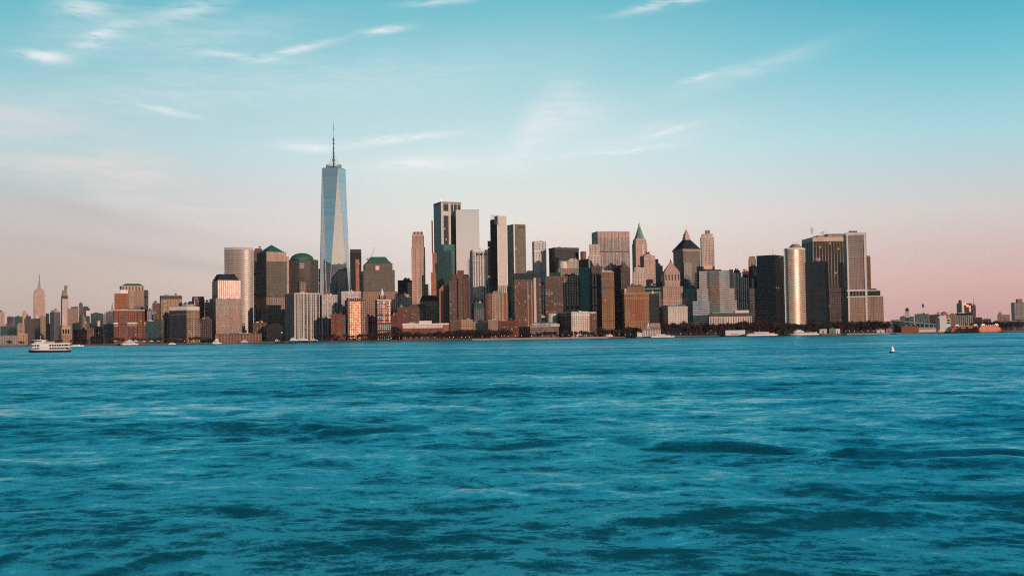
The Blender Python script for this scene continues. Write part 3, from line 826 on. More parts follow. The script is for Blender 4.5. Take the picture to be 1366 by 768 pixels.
bm = new_bm(); prism(bm, [(xs + (W - xs) / 2 + (q[0] - xs - (W - xs) / 2) * 1.012, q[1] - .35 if q[1] < R_ else q[1]) for q in poly], z1 - 3 + .02, z1 + .5, curved=True)
b.part('cornice', bm, ['white_plain', 'roofing'])
R_ = (W - xs) / 2
bm = new_bm(); cx, cy = W * .55, R_ * 1.2
add_cyl(bm, cx, cy, R_ * .72, R_ * .68, z1 + .5, z1 + 4, 20); add_cyl(bm, cx, cy, R_ * .68, R_ * .5, z1 + 4, z1 + 7, 20); add_cyl(bm, cx, cy, R_ * .45, R_ * .45, z1 + 7, z1 + 9, 16)
b.part('roof_drum', bm, 'tan_plain')
for dx in (-4, -1, 3, 5):
    bm = new_bm(); add_bar(bm, (cx + dx, cy, z1 + 8), (cx + dx, cy, z1 + 13 + (dx % 3)), .22, 4); b.part('antenna', bm, 'steel')
b = T(2440, 1074.8, 1100.5, 1105, 349, 'glass_black', 'black banded office block in front of the wide pier-striped tower', left='ribbon_dark', n=0, asp=1.0)
b.box('roof_cabin', 'off_white', b.top, b.z(343.5), 1, 6, b.L * .3, b.L * .3 + 8)
for q in range(3): b.box('rooftop_unit', 'dark_plain', b.top, b.top + 3, .5, 5, b.L * (.1 + .3 * q), b.L * (.1 + .3 * q) + 7)
# tan grid tower on the point
b = Bld('office_tower', 'tallest tan gridded tower at the point with white corner piers and dark slotted band', 2450, 1125, 1128.5, 1155.3, 313.5, asp=1.2)
z1 = b.z(313.5); W, L = b.W, b.L
facade('tan_fine', (.33, .225, .175), bay=3.0, flr=3.7, ww=.58, wh=.6, blind_glint=.2, refl=.2)
b.box('shaft', 'tan_fine', b.z(396) + .01, z1)
b.box('base', 'tan_fine', 0, b.z(396))
b.ring('cap', 'white_plain', z1 - .5, z1 + 5, .9, t=2)
for a, w in ((2.2, 3.2), (W - 3.2, 4.2)): b.piers('corner_pier', 'white_plain', 'front', 1, w, 1.1, 0, z1 - .5, a, a + .1)
b.ring('band_upper', 'white_plain', b.z(388.5), b.z(386.5), 1.0, b1=12, t=1.6)
b.ring('band_lower', 'white_plain', b.z(397), b.z(395.3), 1.0, b1=12, t=1.6)
for i in range(5):
    a = b.a(1132.2 + i * 4.25); b.box('dark_slot', 'dark_glass', b.z(394.8), b.z(388.6), a, a + 4.2, -.5, -.02)
b.box('right_wing', 'tan_fine', 0, b.z(396), W + .05, W + 20 * b.px, 1, L * .8)
b.box('wing_storey', 'dark_glass', b.z(395) + .02, b.z(388.5), W + .05, W + 16.5 * b.px, 2, L * .7)
b.box('wing_band', 'white_plain', b.z(396) + .02, b.z(395), W + .05, W + 20.2 * b.px, .6, L * .8)
b.box('wing_cap', 'white_plain', b.z(388.5), b.z(387.3), W + .05, W + 16.8 * b.px, 1.8, L * .7)
b.box('wing_roof_unit', 'dark_plain', b.z(387.3) + .02, b.z(385.3), W + 6 * b.px, W + 12 * b.px, 6, L * .5)
bm = new_bm()
for i in range(6): add_cyl(bm, b.a(1134) + i * 2.9, 14, 1.3, 1.3, z1 + 1, z1 + 9.5, 8)
add_box(bm, b.a(1133), b.a(1145), 11, 17, z1 + .2, z1 + 6)
b.part('cooling_unit', bm, 'dark_plain')
T(2620, 1155.8, 1156.2, 1161, 343, 'orange_wide', 'thin orange-brown slab peeking out right of the tan gridded tower', n=0, tiers=[(341.5, .4, .4, 'white_plain')])
# =================================================================== second row and towers behind
# curved bank tower
b = Bld('office_tower', 'tall tower with bowed banded front, bright at its right edge', 2640, 299, 299.2, 337.5, 333)
z1 = b.z(333); W = b.W
bm = new_bm(); n = 44
poly = [(W * i / n, 14 * (1 - math.sin(PI * (.18 + .52 * i / n))) / (1 - math.sin(PI * .18)) if i < n else 14 * (1 - math.sin(PI * .7)) / (1 - math.sin(PI * .18))) for i in range(n + 1)] + [(W, 50), (0, 50)]
prism(bm, poly, 0, z1, curved=True)
b.part('curved_front', bm, ['glass_curve', 'roofing'])
bm = new_bm(); prism(bm, [(q[0], q[1] - .5 if q[1] < 40 else q[1]) for q in poly], z1 + .02, b.z(329.5), curved=True)
b.part('top_band', bm, ['off_white', 'roofing'])
T(2800, 337.8, 338, 351, 335, 'brown_strips', 'narrow brown tower between the bowed tower and the pyramid roof', tiers=[(332, 1.5, 1.5, 'brown_plain')], n=3, hmax=3)
# pyramid roofed tower
b = Bld('office_tower', 'dark granite tower under a green copper pyramid roof', 2650, 341, 355.5, 389, 397)
p = b.px / b.r.x; W, L = b.W, b.L
b.box('base', 'granite', 0, b.z(397))
b.box('middle_tier', 'granite_glass', b.z(397) + .02, b.z(348), .5, W - 5.2 * p, 1, L - 4, left='granite_shaded')
b.box('upper_tier', 'granite_pale_lit', b.z(348) + .02, b.z(335.5), 1.5, W - 5.6 * p, 2, L - 6, left='granite_shaded')
b.box('side_step', 'granite_pale_lit', b.z(397) + .02, b.z(341), W - 5.1 * p, W - 1.6 * p, 6, L - 8)
zt = b.z(335.5)
bm = new_bm(); i = 1.0 * p
base = rect(1.5 + i, W - 5.6 * p - i, 3 + i, L - 7)
cx = sum(q[0] for q in base) / 4; cy = sum(q[1] for q in base) / 4
prism(bm, base, zt + .02, b.z(325), top=[(cx + (q[0] - cx) * .02, cy + (q[1] - cy) * .02) for q in base], cap=0)
b.part('pyramid_roof', bm, 'copper_green')
b.box('low_wing', 'granite', 0, b.z(411), b.a(349), b.a(356), -8, -.1)
# domed tower
b = Bld('office_tower', 'granite and glass tower topped by a green copper dome', 2780, 381, 399, 424.5, 346.5)
p = b.px / b.r.x; W, L = b.W, b.L; z1 = b.z(346.5)
b.box('body', 'granite_glass', 0, z1, left='granite')
b.box('shoulder', 'granite', 0, b.z(376), -.1 - 1.0, W * .3, -4, -.05)
b.ring('parapet', 'dark_plain', z1, z1 + 1.5, .1)
b.box('drum', 'granite', z1 + .02, b.z(345.2), W * .06, W * .94, L * .06, L * .94)
bm = new_bm()
zz = b.z(345.2); hh = b.z(336) - zz; r0 = (W + L) / 4 * 1.02
for i in range(6):
    f0, f1 = i / 6 * PI / 2, (i + 1) / 6 * PI / 2
    add_cyl(bm, W / 2, L / 2, r0 * math.cos(f0), max(.3, r0 * math.cos(f1)), zz + hh * math.sin(f0), zz + hh * math.sin(f1) , 28)
b.part('dome', bm, 'copper_green')
b.piers('sunlit_patch', 'glass_curve', 'front', 1, 14, .4, b.z(358), b.z(350.5), W * .0 + 7, W * .0 + 8)  # paler panel paints a sunlit patch on the front
T(2880, 424.6, 424.8, 427.5, 359, 'tan_big', 'sliver of a pink lit tower between the dome and the tallest tower', n=0)
# ---------------- the tallest tower
D1 = 2790
C = at(436.8, 400, D1); base_phi = -math.atan2(C.x, C.y); ph = base_phi + math.radians(20)
Wt = 33.2 * D1 / FOC
PLACED.append(corners(C, ph, Wt, Wt))
root = empty('tallest_tower', 'tallest skyscraper, tapering blue mirrored glass with long tapering facets and a mast', 'skyscraper', (C.x, C.y, GZ), ph)
zr = at(452, 222.5, D1 + 5).z - GZ; zb = 56.0
bm = new_bm(); prism(bm, rect(0, Wt, 0, Wt), 0, zb, 3.0); new_obj('podium', bm, ['glass_teal', 'roofing'], root)
B4 = [Vector((0, 0, zb)), Vector((Wt, 0, zb)), Vector((Wt, Wt, zb)), Vector((0, Wt, zb))]
T4 = [(B4[i] + B4[(i + 1) % 4]) / 2 + Vector((0, 0, zr - zb)) for i in range(4)]
def facet(pts, mat):
    bm = new_bm(); uvl = bm.loops.layers.uv['UVMap']
    f = bm.faces.new([bm.verts.new(q) for q in pts])
    e = (pts[1] - pts[0]).normalized() if abs(pts[1].z - pts[0].z) < 1 else (pts[2] - pts[1]).normalized()
    for lp in f.loops:
        lp[uvl].uv = ((lp.vert.co - pts[0]).dot(e), lp.vert.co.z)
    return new_obj('glass_facet', bm, mat, root)
for i in range(4):
    facet([B4[i], B4[(i + 1) % 4], T4[i]], 'glass_sky')
    facet([T4[(i - 1) % 4], B4[i], T4[i]], 'glass_sky')
bm = new_bm()
for i in range(4):
    add_bar(bm, B4[i], T4[i], .55, 5); add_bar(bm, B4[i], T4[i - 1], .55, 5); add_bar(bm, T4[i], T4[i - 1], .9, 5)
new_obj('edge_trim', bm, 'bright_edge', root)
bm = new_bm(); f = bm.faces.new([bm.verts.new(q) for q in T4]); new_obj('roof', bm, 'roofing', root)
cx = cy = Wt / 2
bm = new_bm()
add_cyl(bm, cx, cy, 15, 15, zr + .02, zr + 3, 24)
for i in range(24):
    a = 2 * PI * i / 24
    add_bar(bm, (cx + 18.5 * math.cos(a), cy + 18.5 * math.sin(a), zr), (cx + 18.5 * math.cos(a), cy + 18.5 * math.sin(a), zr + 9), .35, 4)
for zz in (3, 6, 9):
    for i in range(24):
        a, c = 2 * PI * i / 24, 2 * PI * (i + 1) / 24
        add_bar(bm, (cx + 18.5 * math.cos(a), cy + 18.5 * math.sin(a), zr + zz), (cx + 18.5 * math.cos(c), cy + 18.5 * math.sin(c), zr + zz), .5, 4)
new_obj('mast_ring', bm, 'dark_steel', root)
ztip = at(444.5, 160, D1 + 23).z - GZ
bm = new_bm(); bmw = new_bm()
segs = [(0, 2.0), (.16, 1.7), (.33, 1.4), (.52, 1.1), (.66, 1.0), (.80, .7), (.92, .4), (1., .15)]
for k, ((f0, r0), (f1, r1)) in enumerate(zip(segs, segs[1:])):
    add_cyl(bmw if k in (4, 5) and k == 4 else bm, cx, cy, r0, r1 if r1 < r0 else r0, zr + 3 + (ztip - zr - 3) * f0, zr + 3 + (ztip - zr - 3) * f1 - .05, 10)
for f_ in (.16, .33, .42, .52, .6): add_cyl(bm, cx, cy, 2.6 if f_ > .3 else 4.2, 2.6 if f_ > .3 else 4.2, zr + 3 + (ztip - zr - 3) * f_ - .8, zr + 3 + (ztip - zr - 3) * f_ + .8, 12)
for i in range(8):
    a = 2 * PI * i / 8
    add_bar(bm, (cx + 15 * math.cos(a), cy + 15 * math.sin(a), zr + 3), (cx + 1.5 * math.cos(a), cy + 1.5 * math.sin(a), zr + 3 + (ztip - zr) * .3), .18, 3)
new_obj('mast', bm, 'dark_steel', root); new_obj('mast_sleeve', bmw, 'white_plain', root)
# ----------------
b = Bld('office_tower', 'granite tower with cut-off green pyramid roof and a red crane behind', 2660, 481, 484, 531, 389)
p = b.px; W, L = b.W, b.L
b.box('base', 'granite', 0, b.z(389))
b.box('middle_tier', 'granite_glass', b.z(389) + .02, b.z(360), b.a(485.3), b.a(527), 3, L - 3, left='granite')
b.box('upper_tier', 'granite_glass', b.z(360) + .02, b.z(351), b.a(487.8), b.a(524.2), 5, L - 5)
b.box('cornice', 'dark_plain', b.z(351) + .02, b.z(349), b.a(490), b.a(522), 6, L - 6)
b.hip('roof', 'copper_green', b.z(349), b.z(342), 4.5 * p, b.a(491.2), b.a(520), 7, L - 7)
b.box('sunlit_patch', 'glint_paint', b.z(360), b.z(354.5), b.a(501.5), b.a(506.5), 4.6, 4.95)  # peach slab painted as a patch of reflected sun
# crane behind it
Cc = at(493, 345, 2760)
root = empty('tower_crane', 'red luffing tower crane standing behind the cut-off green roof', 'crane', (Cc.x, Cc.y, GZ))
zc = Cc.z - GZ
bm = new_bm(); add_bar(bm, (0, 0, 0), (0, 0, zc), .8, 4); new_obj('mast', bm, 'rust_red', root)
tip = at(500, 329.5, 2760); v = tip - Vector((Cc.x, Cc.y, GZ))
bm = new_bm(); add_bar(bm, (1, -.5, zc - 4), v, .42, 4); add_bar(bm, (1, .5, zc - 4), v, .42, 4); new_obj('jib', bm, 'rust_red', root)
bm = new_bm(); add_bar(bm, (0, 0, zc), (-5, 0, zc + 5), .4, 4); add_box(bm, -7, -3, -1, 1, zc - 3, zc); new_obj('counterweight', bm, 'dark_steel', root)
b = T(2900, 466.5, 466.8, 482, 337, 'glass_black', 'dark glass tower with one pink sunlit stripe right of the tallest tower', tiers=[(333, .2, .2, 'louvre_dark')], n=0)
b.piers('sunlit_stripe', 'red_glow', 'front', 1, 9, .8, 0, b.z(346), b.a(476.5), b.a(476.6))  # pink rib painting a sunlit stripe down the glass
T(2950, 481, 481.2, 486, 379, 'dark_grid', 'small dark slab between striped dark tower and cut-off green roof', n=0)
T(2900, 530.5, 543.5, 550.5, 374, 'dark_grid', 'plain dark grey block left of the slender limestone tower', left='dark_brown', n=1)
T(2700, 530, 530.2, 549, 397, 'limestone', 'weathered grey stone building at the foot of the slender limestone tower', 'office_building', tiers=[(393, 2, 3)], n=2)
# slender limestone tower
b = Bld('office_tower', 'slender limestone tower with softly rounded crown of open arches', 2790, 548.8, 549.2, 567, 329.5, asp=.9)
p = b.px; W, L = b.W, b.L
b.box('shaft', 'pink_stone_fine', 0, b.z(329.5))
b.box('upper_shaft', 'pink_stone_fine', b.z(329.5) + .02, b.z(314.5), .8 * p, W - 1.4 * p, 2, L - 2)
b.box('crown_base', 'pink_plain', b.z(314.5) + .02, b.z(312.5), 1.2 * p, W - 1.9 * p, 3, L - 3)
b.box('crown', 'crown_slots', b.z(312.5) + .02, b.z(309), 1.8 * p, W - 2.4 * p, 4, L - 4)
b.piers('corner_rib', 'pink_plain', 'front', 4, 1.6, 1.0, 0, b.z(331))
b.box('low_shoulder', 'limestone', 0, b.z(379), W + .05, W + 4 * p, 4, L)
# pink stepped sliver, teal tower, pale slab
b = Bld('office_tower', 'narrow pink lit tower edge stepping down left of the tall teal tower', 2760, 574.6, 574.8, 583, 363)
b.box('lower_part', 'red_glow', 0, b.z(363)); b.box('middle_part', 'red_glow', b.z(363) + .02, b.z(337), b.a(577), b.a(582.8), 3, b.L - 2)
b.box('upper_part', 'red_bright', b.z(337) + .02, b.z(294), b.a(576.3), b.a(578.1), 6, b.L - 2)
b = T(2815, 607.8, 608, 639, 280.5, 'glass_pale', 'flat pale mirrored slab tower, the colour of the sky', n=0, par='off_white', asp=.26)
b = Bld('glass_tower', 'tall teal glass tower with white vertical bands under an open roof frame', 2822, 578.3, 588, 615, 270)
z1 = b.z(270); W, L = b.W, b.L
b.box('body', 'glass_black', 0, z1 - 5, left='glass_teal')
b.piers('white_band', 'off_white', 'front', 2, 6, 1.0, 0, z1 - 1, 2.5, W * .42)
b.piers('thin_band', 'off_white', 'front', 3, 2, .8, b.z(302), z1 - 1, W * .62, W - 1.2)
bm = new_bm(); b.box('cross_band', 'off_white', b.z(287.5), b.z(281.5), 0, W, -.7, -.02)
b.ring('roof_frame', 'grey_plain', z1 - 4.9, z1 + 2, .3, t=1.5)
b.box('lower_block', 'glass_teal', 0, b.z(326.5), 0, b.a(608), -14, -1.2)
bm = new_bm(); add_bar(bm, (3, 5, z1), (3, 5, z1 + 9), .4, 4); b.part('antenna', bm, 'steel')
b = T(2640, 626.6, 630.5, 651, 335.5, 'white_fins', 'white ribbed tower with dark openings below its top', 'apartment_tower', n=1, left='white_fins', par='white_plain', hmax=3)
b.box('attic', 'white_plain', b.top - .5, b.z(333), .4, b.W - .4, .4, b.L - .4)
for i in range(3): b.box('attic_opening', 'dark_glass', b.z(340.5), b.z(338), b.W * (.2 + .27 * i), b.W * (.38 + .27 * i), -.5, -.02)
T(2780, 621, 621.2, 627.5, 371, 'red_brick', 'small dark red tower top left of the white ribbed tower', n=1)
T(2880, 650.2, 650.4, 655, 322, 'glass_black', 'thin black slab behind the white ribbed tower', n=0)
b = Bld('office_tower', 'tall tower half dark ribs and half plain pale wall with a red sign', 2820, 653.8, 663, 676.5, 292)
z1 = b.z(292); W, L = b.W, b.L
b.box('body', 'white_fins', 0, b.z(381), left='dark_grid')
b.box('shaft', 'off_white', b.z(381) + .02, b.z(287.5), W * .08, W - 1.5, .5, L * .5)
b.box('ribbed_side', 'ribbon_dark', b.z(381) + .02, z1, 0, W - 1.6, L * .5 + .05, L)
b.box('left_wing', 'grey_piers', b.z(381) + .02, b.z(299), -.0, W * .08 - .05, .4, L * .5, left='ribbon_dark')
b.box('bright_strip', 'white_plain', b.z(381), b.z(297), -.6, W * .07, -.8, .35)
b.box('red_sign', 'boat_red', b.z(300), b.z(297), W * .0, W * .13, -1.5, -.85)
bm = new_bm()
for i in range(4): add_bar(bm, (1, L * (.5 + .14 * i), z1), (1, L * (.5 + .14 * i), z1 + 11), .4, 4)
add_bar(bm, (1, L * .5, z1 + 11), (1, L * .95, z1 + 11), .4, 4); b.part('roof_frame', bm, 'steel')
b = T(2900, 709.8, 712, 728.5, 322.3, 'white_grid', 'slim white gridded tower standing clear against the sky', par='white_plain', n=1, hmax=3, left='dark_brown')
b = T(2860, 732.2, 740, 772, 332.5, 'glass_black', 'broad black box tower with flat overhanging top', n=1, left='ribbon_dark', asp=.6)
b.box('top_slab', 'black_plain', b.top + 1.3, b.z(330), -1.5, b.W + .5, -1, b.L)
b.box('dull_band', 'grey_plain', b.z(349.5), b.z(348), .5, b.W - .5, -.4, -.02)
b = Bld('office_building', 'cluster of pale rooftop storeys and a round white drum below the black box tower', 2680, 744, 744.2, 772, 358, asp=.6)
b.box('body', 'tan_stone', 0, b.z(358))
b.box('white_storey', 'pale_stone', b.z(358) + .02, b.z(347), b.a(757.5), b.a(771.8), 4, b.L - 2)
bm = new_bm(); add_cyl(bm, b.a(751), 8, 11, 11, b.z(358), b.z(351), 20); add_cyl(bm, b.a(751), 8, 9, 9, b.z(351) + .02, b.z(349), 20); b.part('drum', bm, 'white_plain')
b.clutter(b.z(347), b.a(758), b.a(771), 5, b.L - 3, 3, 1, ('off_white', 'grey_plain'), 4)
b = Bld('round_tower', 'short orange brick cylinder poking up beside the black box tower', 2860, 774, 774.2, 782, 337, asp=1.)
bm = new_bm(); W = b.W; prism(bm, [(W / 2 + W / 2 * math.cos(2 * PI * i / 20), W / 2 + W / 2 * math.sin(2 * PI * i / 20)) for i in range(20)], 0, b.z(335.3), curved=True)
b.part('body', bm, ['orange_brick', 'roofing'])
b.ring('cornice', 'brick_bright', b.z(336.2), b.z(335.2), -.6)
T(2720, 784.8, 786, 801.5, 341.5, 'pale_stone', 'pale stone tower in front of the broad gridded slab', tiers=[(326.3, 1.5, 1.2)], n=1, hmax=3)
b = T(2850, 789.4, 797, 839.5, 317, 'mauve_fins', 'broad pale gridded slab tower with blank top band', n=1, left='grey_grid', asp=.6, par='off_white')
b.box('blank_top', 'pink_plain', b.top + .02, b.z(308.5), -.3, b.W + .3, -.3, b.L)
b.piers('rib', 'grey_plain', 'front', 10, 1.3, 1.0, 0, b.z(309))
b.box('mid_band', 'dark_plain', b.z(336.5), b.z(335), .4, b.W - .4, -.5, -.02)
T(2640, 843.5, 844, 861, 363.5, 'pale_stone', 'pink-white stone block below the green spire', tiers=[(357.5, 2.5, .5)], n=1, hmax=2)
T(2740, 853.8, 859, 874, 341.5, 'pink_stone', 'plain pink brick tower right of the green spire tower', left='tan_stone', tiers=[(339.5, 3, 4)], n=1)
# green pyramid spire tower
b = Bld('office_tower', 'pink stone tower with pale green copper spire', 2880, 843.2, 848, 863.5, 331, asp=1.)
p = b.px; W, L = b.W, b.L
b.box('shaft', 'pink_stone_fine', 0, b.z(324.5), left='grey_grid')
b.box('upper_tier', 'pink_stone', b.z(324.5) + .02, b.z(319.8), .7 * p, W - .7 * p, 2, L - 2)
b.box('parapet', 'pale_plain', b.z(319.8) + .02, b.z(318.3), 1.3 * p, W - 1.3 * p, 3, L - 3)
cx, cy = W / 2, L / 2
bm = new_bm(); zs = [318.3, 313, 307, 302]; rs = [W * .46, W * .33, W * .2, W * .11]
for k in range(3): add_cyl(bm, cx, cy, rs[k], rs[k + 1], b.z(zs[k]), b.z(zs[k + 1]) , 8)
b.part('spire', bm, 'copper_pale')
bm = new_bm(); add_cyl(bm, cx, cy, W * .1, W * .09, b.z(302), b.z(299), 8); add_cyl(bm, cx, cy, W * .09, .3, b.z(299), b.z(296), 8); add_bar(bm, (cx, cy, b.z(296)), (cx, cy, b.z(291.5)), .4, 4)
b.part('lantern', bm, 'pale_plain')
b.box('bay', 'pale_plain', 0, b.z(326), W * .56, W * .7, -.8, -.02)
T(2800, 873.5, 873.7, 884, 355, 'glass_black', 'dark narrow glass tower with notched top behind the plain pink tower', tiers=[(352, 0, 3), (346, 0, 5.5)], n=0)
T(2700, 882, 882.2, 888.5, 368.5, 'grey_green', 'small grey tower left of the pink stepped pyramid tower', n=0)
b = T(2720, 912, 912.2, 931, 384, 'glass_teal', 'dark teal glass block with vertical ribs below the dark-roofed tower', n=1)
b.piers('rib', 'grey_plain', 'front', 6, .8, .6, 0, b.top)
# dark hip roofed tower with lantern
b = Bld('office_tower', 'olive glass tower with dark hipped roof and small stone lantern', 2790, 898, 911, 934, 335)
p = b.px; W, L = b.W, b.L
b.box('body', 'glass_bronze', 0, b.z(335), left='granite_shaded')
b.ring('cornice', 'tan_plain', b.z(335) + .02, b.z(332), 1.6, t=3)
b.hip('roof', 'slate_dark', b.z(332), b.z(319), 9 * p, out=1.0)
bm = new_bm(); cx, cy = W / 2, L / 2
for k, (r_, v0, v1) in enumerate(((7.0, 319.2, 315), (5.4, 315, 311), (3.4, 311, 308))): add_box(bm, cx - r_, cx + r_, cy - r_, cy + r_, b.z(v0), b.z(v1) - .02)
add_cyl(bm, cx, cy, 3.2, .3, b.z(308), b.z(304), 8); add_bar(bm, (cx, cy, b.z(304)), (cx, cy, b.z(300)), .3, 4)
b.part('lantern', bm, 'pink_plain')
b.piers('pale_pier', 'off_white', 'front', 2, 1.8, 1.2, 0, b.z(356), W * .06, W * .3)
b.box('lower_front', 'grey_piers', 0, b.z(350), 0, W * .45, -3, -1.4)
T(2860, 934, 935.5, 952.6, 317, 'pale_stone', 'tall white stone tower with glassy tank house on top', tiers=[(312.5, 1.6, 1.6), (307.3, 6, 5, 'steel_frame')], n=0)
b = T(2660, 929, 929.2, 938.5, 356, 'glass_black', 'dark shoulder block left of the gold-glinting building', n=1)
b = Bld('office_building', 'small building whose rooftop house shines gold in the sun', 2690, 937, 937.2, 951, 359, asp=.8)
b.box('body', 'tan_stone', 0, b.z(359))
b.box('glint_house', 'glint_paint', b.z(359) + .02, b.z(353.5), 1, b.W - 1, 2, b.L * .6)  # house and roof take the peach colour of a painted sun glint
b.hip('glint_roof', 'glint_paint', b.z(353.5), b.z(349.5), 5, 3, b.W - 8, 2, b.L * .6)
b = T(2700, 976.5, 976.7, 989, 364, 'grey_green', 'grey-green ribbed stone tower right of the banded ziggurat', tiers=[(361, 2, 2, 'dark_plain')], n=2)
T(2650, 988, 988.2, 1000, 370, 'grey_green', 'lower grey-green tower with copper box on top, beside its taller twin', tiers=[(366.5, 2, 1.5, 'copper_dark')], n=1)
T(2830, 990, 990.2, 1000, 362.5, 'red_brick', 'dark red brick tower top behind the grey-green pair', n=2, tank=1)
T(2760, 998, 998.2, 1008.5, 346, 'tan_stone', 'beige tower with framed top behind the black square tower', tiers=[(342.5, 1, 1, 'steel_frame')], n=0)
T(2620, 998.5, 1003.5, 1011, 356, 'grey_green', 'dark teal-sided stone tower left of the black square tower', left='glass_black', n=1)
# pier striped wide tower
b = Bld('office_tower', 'wide dark tower with thin white piers and row of square openings under its roof', 2680, 1070, 1084.3, 1128, 322)
z1 = b.z(322); W, L = b.W, b.L
b.box('body', 'glass_black', 0, z1, left='glass_teal')
facade('slot_row', (.52, .38, .32), bay=6.4, flr=30, ww=.45, wh=.24, refl=.05, glass=(.012, .014, .018), blind_glint=0.)
b.box('top_band', 'slot_row', z1 + .02, b.z(316.3), -.8, W + .8, -.8, L + .8, roof='roofing')
b.piers('pier', 'tan_plain', 'front', 12, 1.1, 1.1, 0, z1)
b.piers('side_pier', 'grey_plain', 'left', 7, 1.1, 1.1, 0, z1)
b.box('lower_block', 'dark_brown', 0, b.z(384.5), b.a(1103), W, -6, -1.4)
b.box('penthouse', 'steel_frame', b.z(316.3) + .02, b.z(311.5), W * .5, W * .98, 10, L * .6)
b.box('penthouse', 'grey_plain', b.z(316.3) + .02, b.z(313.5), W * .2, W * .4, 10, L * .6)
SMOKE = at(1083, 309, b.D + 20)
SMOKE2 = at(1097, 311, b.D + 20)

# ================================================================= midtown and the far left
G = None
T(3000, 0, .2, 23, 447.5, 'grey_grid', 'low grey-green shed block at the far left shore', 'pier_shed', n=2, hmax=3)
T(3020, 23.5, 23.7, 37, 445.5, 'tan_stone', 'low beige-brown block beside the grey shed block', 'pier_shed', n=1, hmax=3)
T(2700, 137.5, 138, 151, 433, 'ribbon_green', 'teal banded office block left of the red brick apartments', n=2, hmax=3)
T(2900, 98, 98.2, 116.2, 440.5, 'red_brick', 'low dark red warehouse behind the white motorboat', 'warehouse', n=2, tank=1, hmax=4)
b = T(2920, 116.3, 116.5, 137.3, 438, 'brown_brick', 'low dark brown warehouse with beige roof house', 'warehouse', n=0, tank=1)
b.box('roof_house', 'tan_plain', b.top, b.z(435), b.W * .5, b.W * .9, 3, b.L * .6)
b = Bld('vent_building', 'ornate stone ventilation building with tall arched bays on stepped base', 2620, 77.5, 82, 95.5, 446)
W, L, p = b.W, b.L, b.px
b.box('base', 'tan_stone', 0, b.z(446))
b.box('lower_tier', 'tan_plain', b.z(446) + .02, b.z(438), .6 * p, W - 1 * p, 2, L - 2)
b.box('upper_tier', 'tan_plain', b.z(438) + .02, b.z(434), 1.6 * p, W - 1.2 * p, 4, L - 4)
for i in range(3): b.box('arched_bay', 'dark_glass', b.z(445), b.z(439), W * (.14 + .26 * i), W * (.28 + .26 * i), 1.2, 1.95)
b.ring('cornice', 'pale_plain', b.z(438.4), b.z(437.6), .8, .6 * p, W - 1 * p, 2, L - 2)
T(4200, 22.5, 22.8, 33, 432.5, 'tan_stone', 'beige windowed block in front of the far-left dark slab', n=1, hmax=5)
T(4300, 0, .3, 22.5, 435, 'glass_teal', 'broad dark green slab at the far left edge', n=3, hmax=10)
T(4500, 105, 105.3, 114, 423, 'tan_stone', 'stepped tan apartment tower among dark midtown blocks', tiers=[(418.5, 1.3, 1.8)], n=1)
T(4600, 130, 130.3, 133.5, 427.5, 'white_grid', 'thin white slab before the dark teal midtown block', n=0)
T(4700, 32, 32.3, 46, 425, 'dark_brown', 'brown stepped block left of the pink spired skyscraper', tiers=[(421.5, 1.5, 4)], n=2, hmax=9)
T(4800, 121, 121.4, 137.5, 418, 'glass_teal', 'broad dark teal midtown block with flat roof', n=2, hmax=5)
T(4850, 45.5, 45.8, 54, 424.5, 'dark_brown', 'dark block at the foot of the pink spired skyscraper', n=1, hmax=8)
T(4900, 141, 141.3, 152.5, 415.8, 'dark_grid', 'dark grey block under the tiny far spire', n=2, hmax=6)
T(4950, 52.5, 52.8, 61, 421.5, 'tan_stone', 'olive-tan tower partly covering the pink spired skyscraper', n=1)
T(4900, 66.5, 72, 80.5, 416, 'dark_grid', 'dark grey office block with lit right edge between the two tall midtown towers', tiers=[(413.5, .8, 1, 'pink_plain')], n=1)
T(5000, 54, 54.3, 79, 434, 'glass_black', 'row-high dark block in front of the two tall midtown towers', n=3, hmax=9)
T(5050, 96, 96.3, 121, 431, 'dark_grid', 'low dark block right of the ornate ventilation building', n=3, hmax=9)
T(5400, 9, 9.3, 18.5, 422.5, 'dark_brown', 'dark flat block with small lit windows, far left', n=2)
T(5450, 18.6, 18.9, 30, 422.3, 'glass_teal', 'dark teal flat block beside the far-left dark flat block', n=2)
T(5500, 104.8, 105, 110.4, 405, 'brown_strips', 'narrow brown midtown tower with stubby crown', tiers=[(403, 1, 1)], n=0)
T(5600, 137.2, 137.5, 144.5, 419, 'granite', 'dim grey slab with a pink lit strip right of the dark teal midtown block', n=1)
T(5900, 60.5, 60.8, 65.5, 418, 'glass_black', 'slim black tower right of the pink spired skyscraper', n=0)
T(5900, 0, .3, 6, 416, 'pink_stone', 'pink lit tower cut by the left edge of the picture', tiers=[(413.5, 0, 3, 'dark_brown')], n=0)
b = T(6100, 90, 90.4, 104.3, 411.5, 'granite', 'pink midtown block with dark roof storey', tiers=[(409, 4, .3, 'dark_grid')], n=1)
b = T(6300, 109.8, 110.2, 119.8, 411, 'glass_teal', 'blue-teal midtown tower with slanted top', tiers=[(408.5, .8, 1.5)], n=0)
b.box('lit_patch', 'glass_pale', b.z(421.5), b.z(414.5), b.W * .5, b.W + .3, -2, -.05)  # pale panel put on to paint the white-lit corner
T(6600, 29.5, 30, 36.8, 418, 'pink_stone', 'small pink stepped tower far left of the spired skyscraper', tiers=[(415, 1.2, 1.2), (413.3, 2.6, 2.6)], n=0)
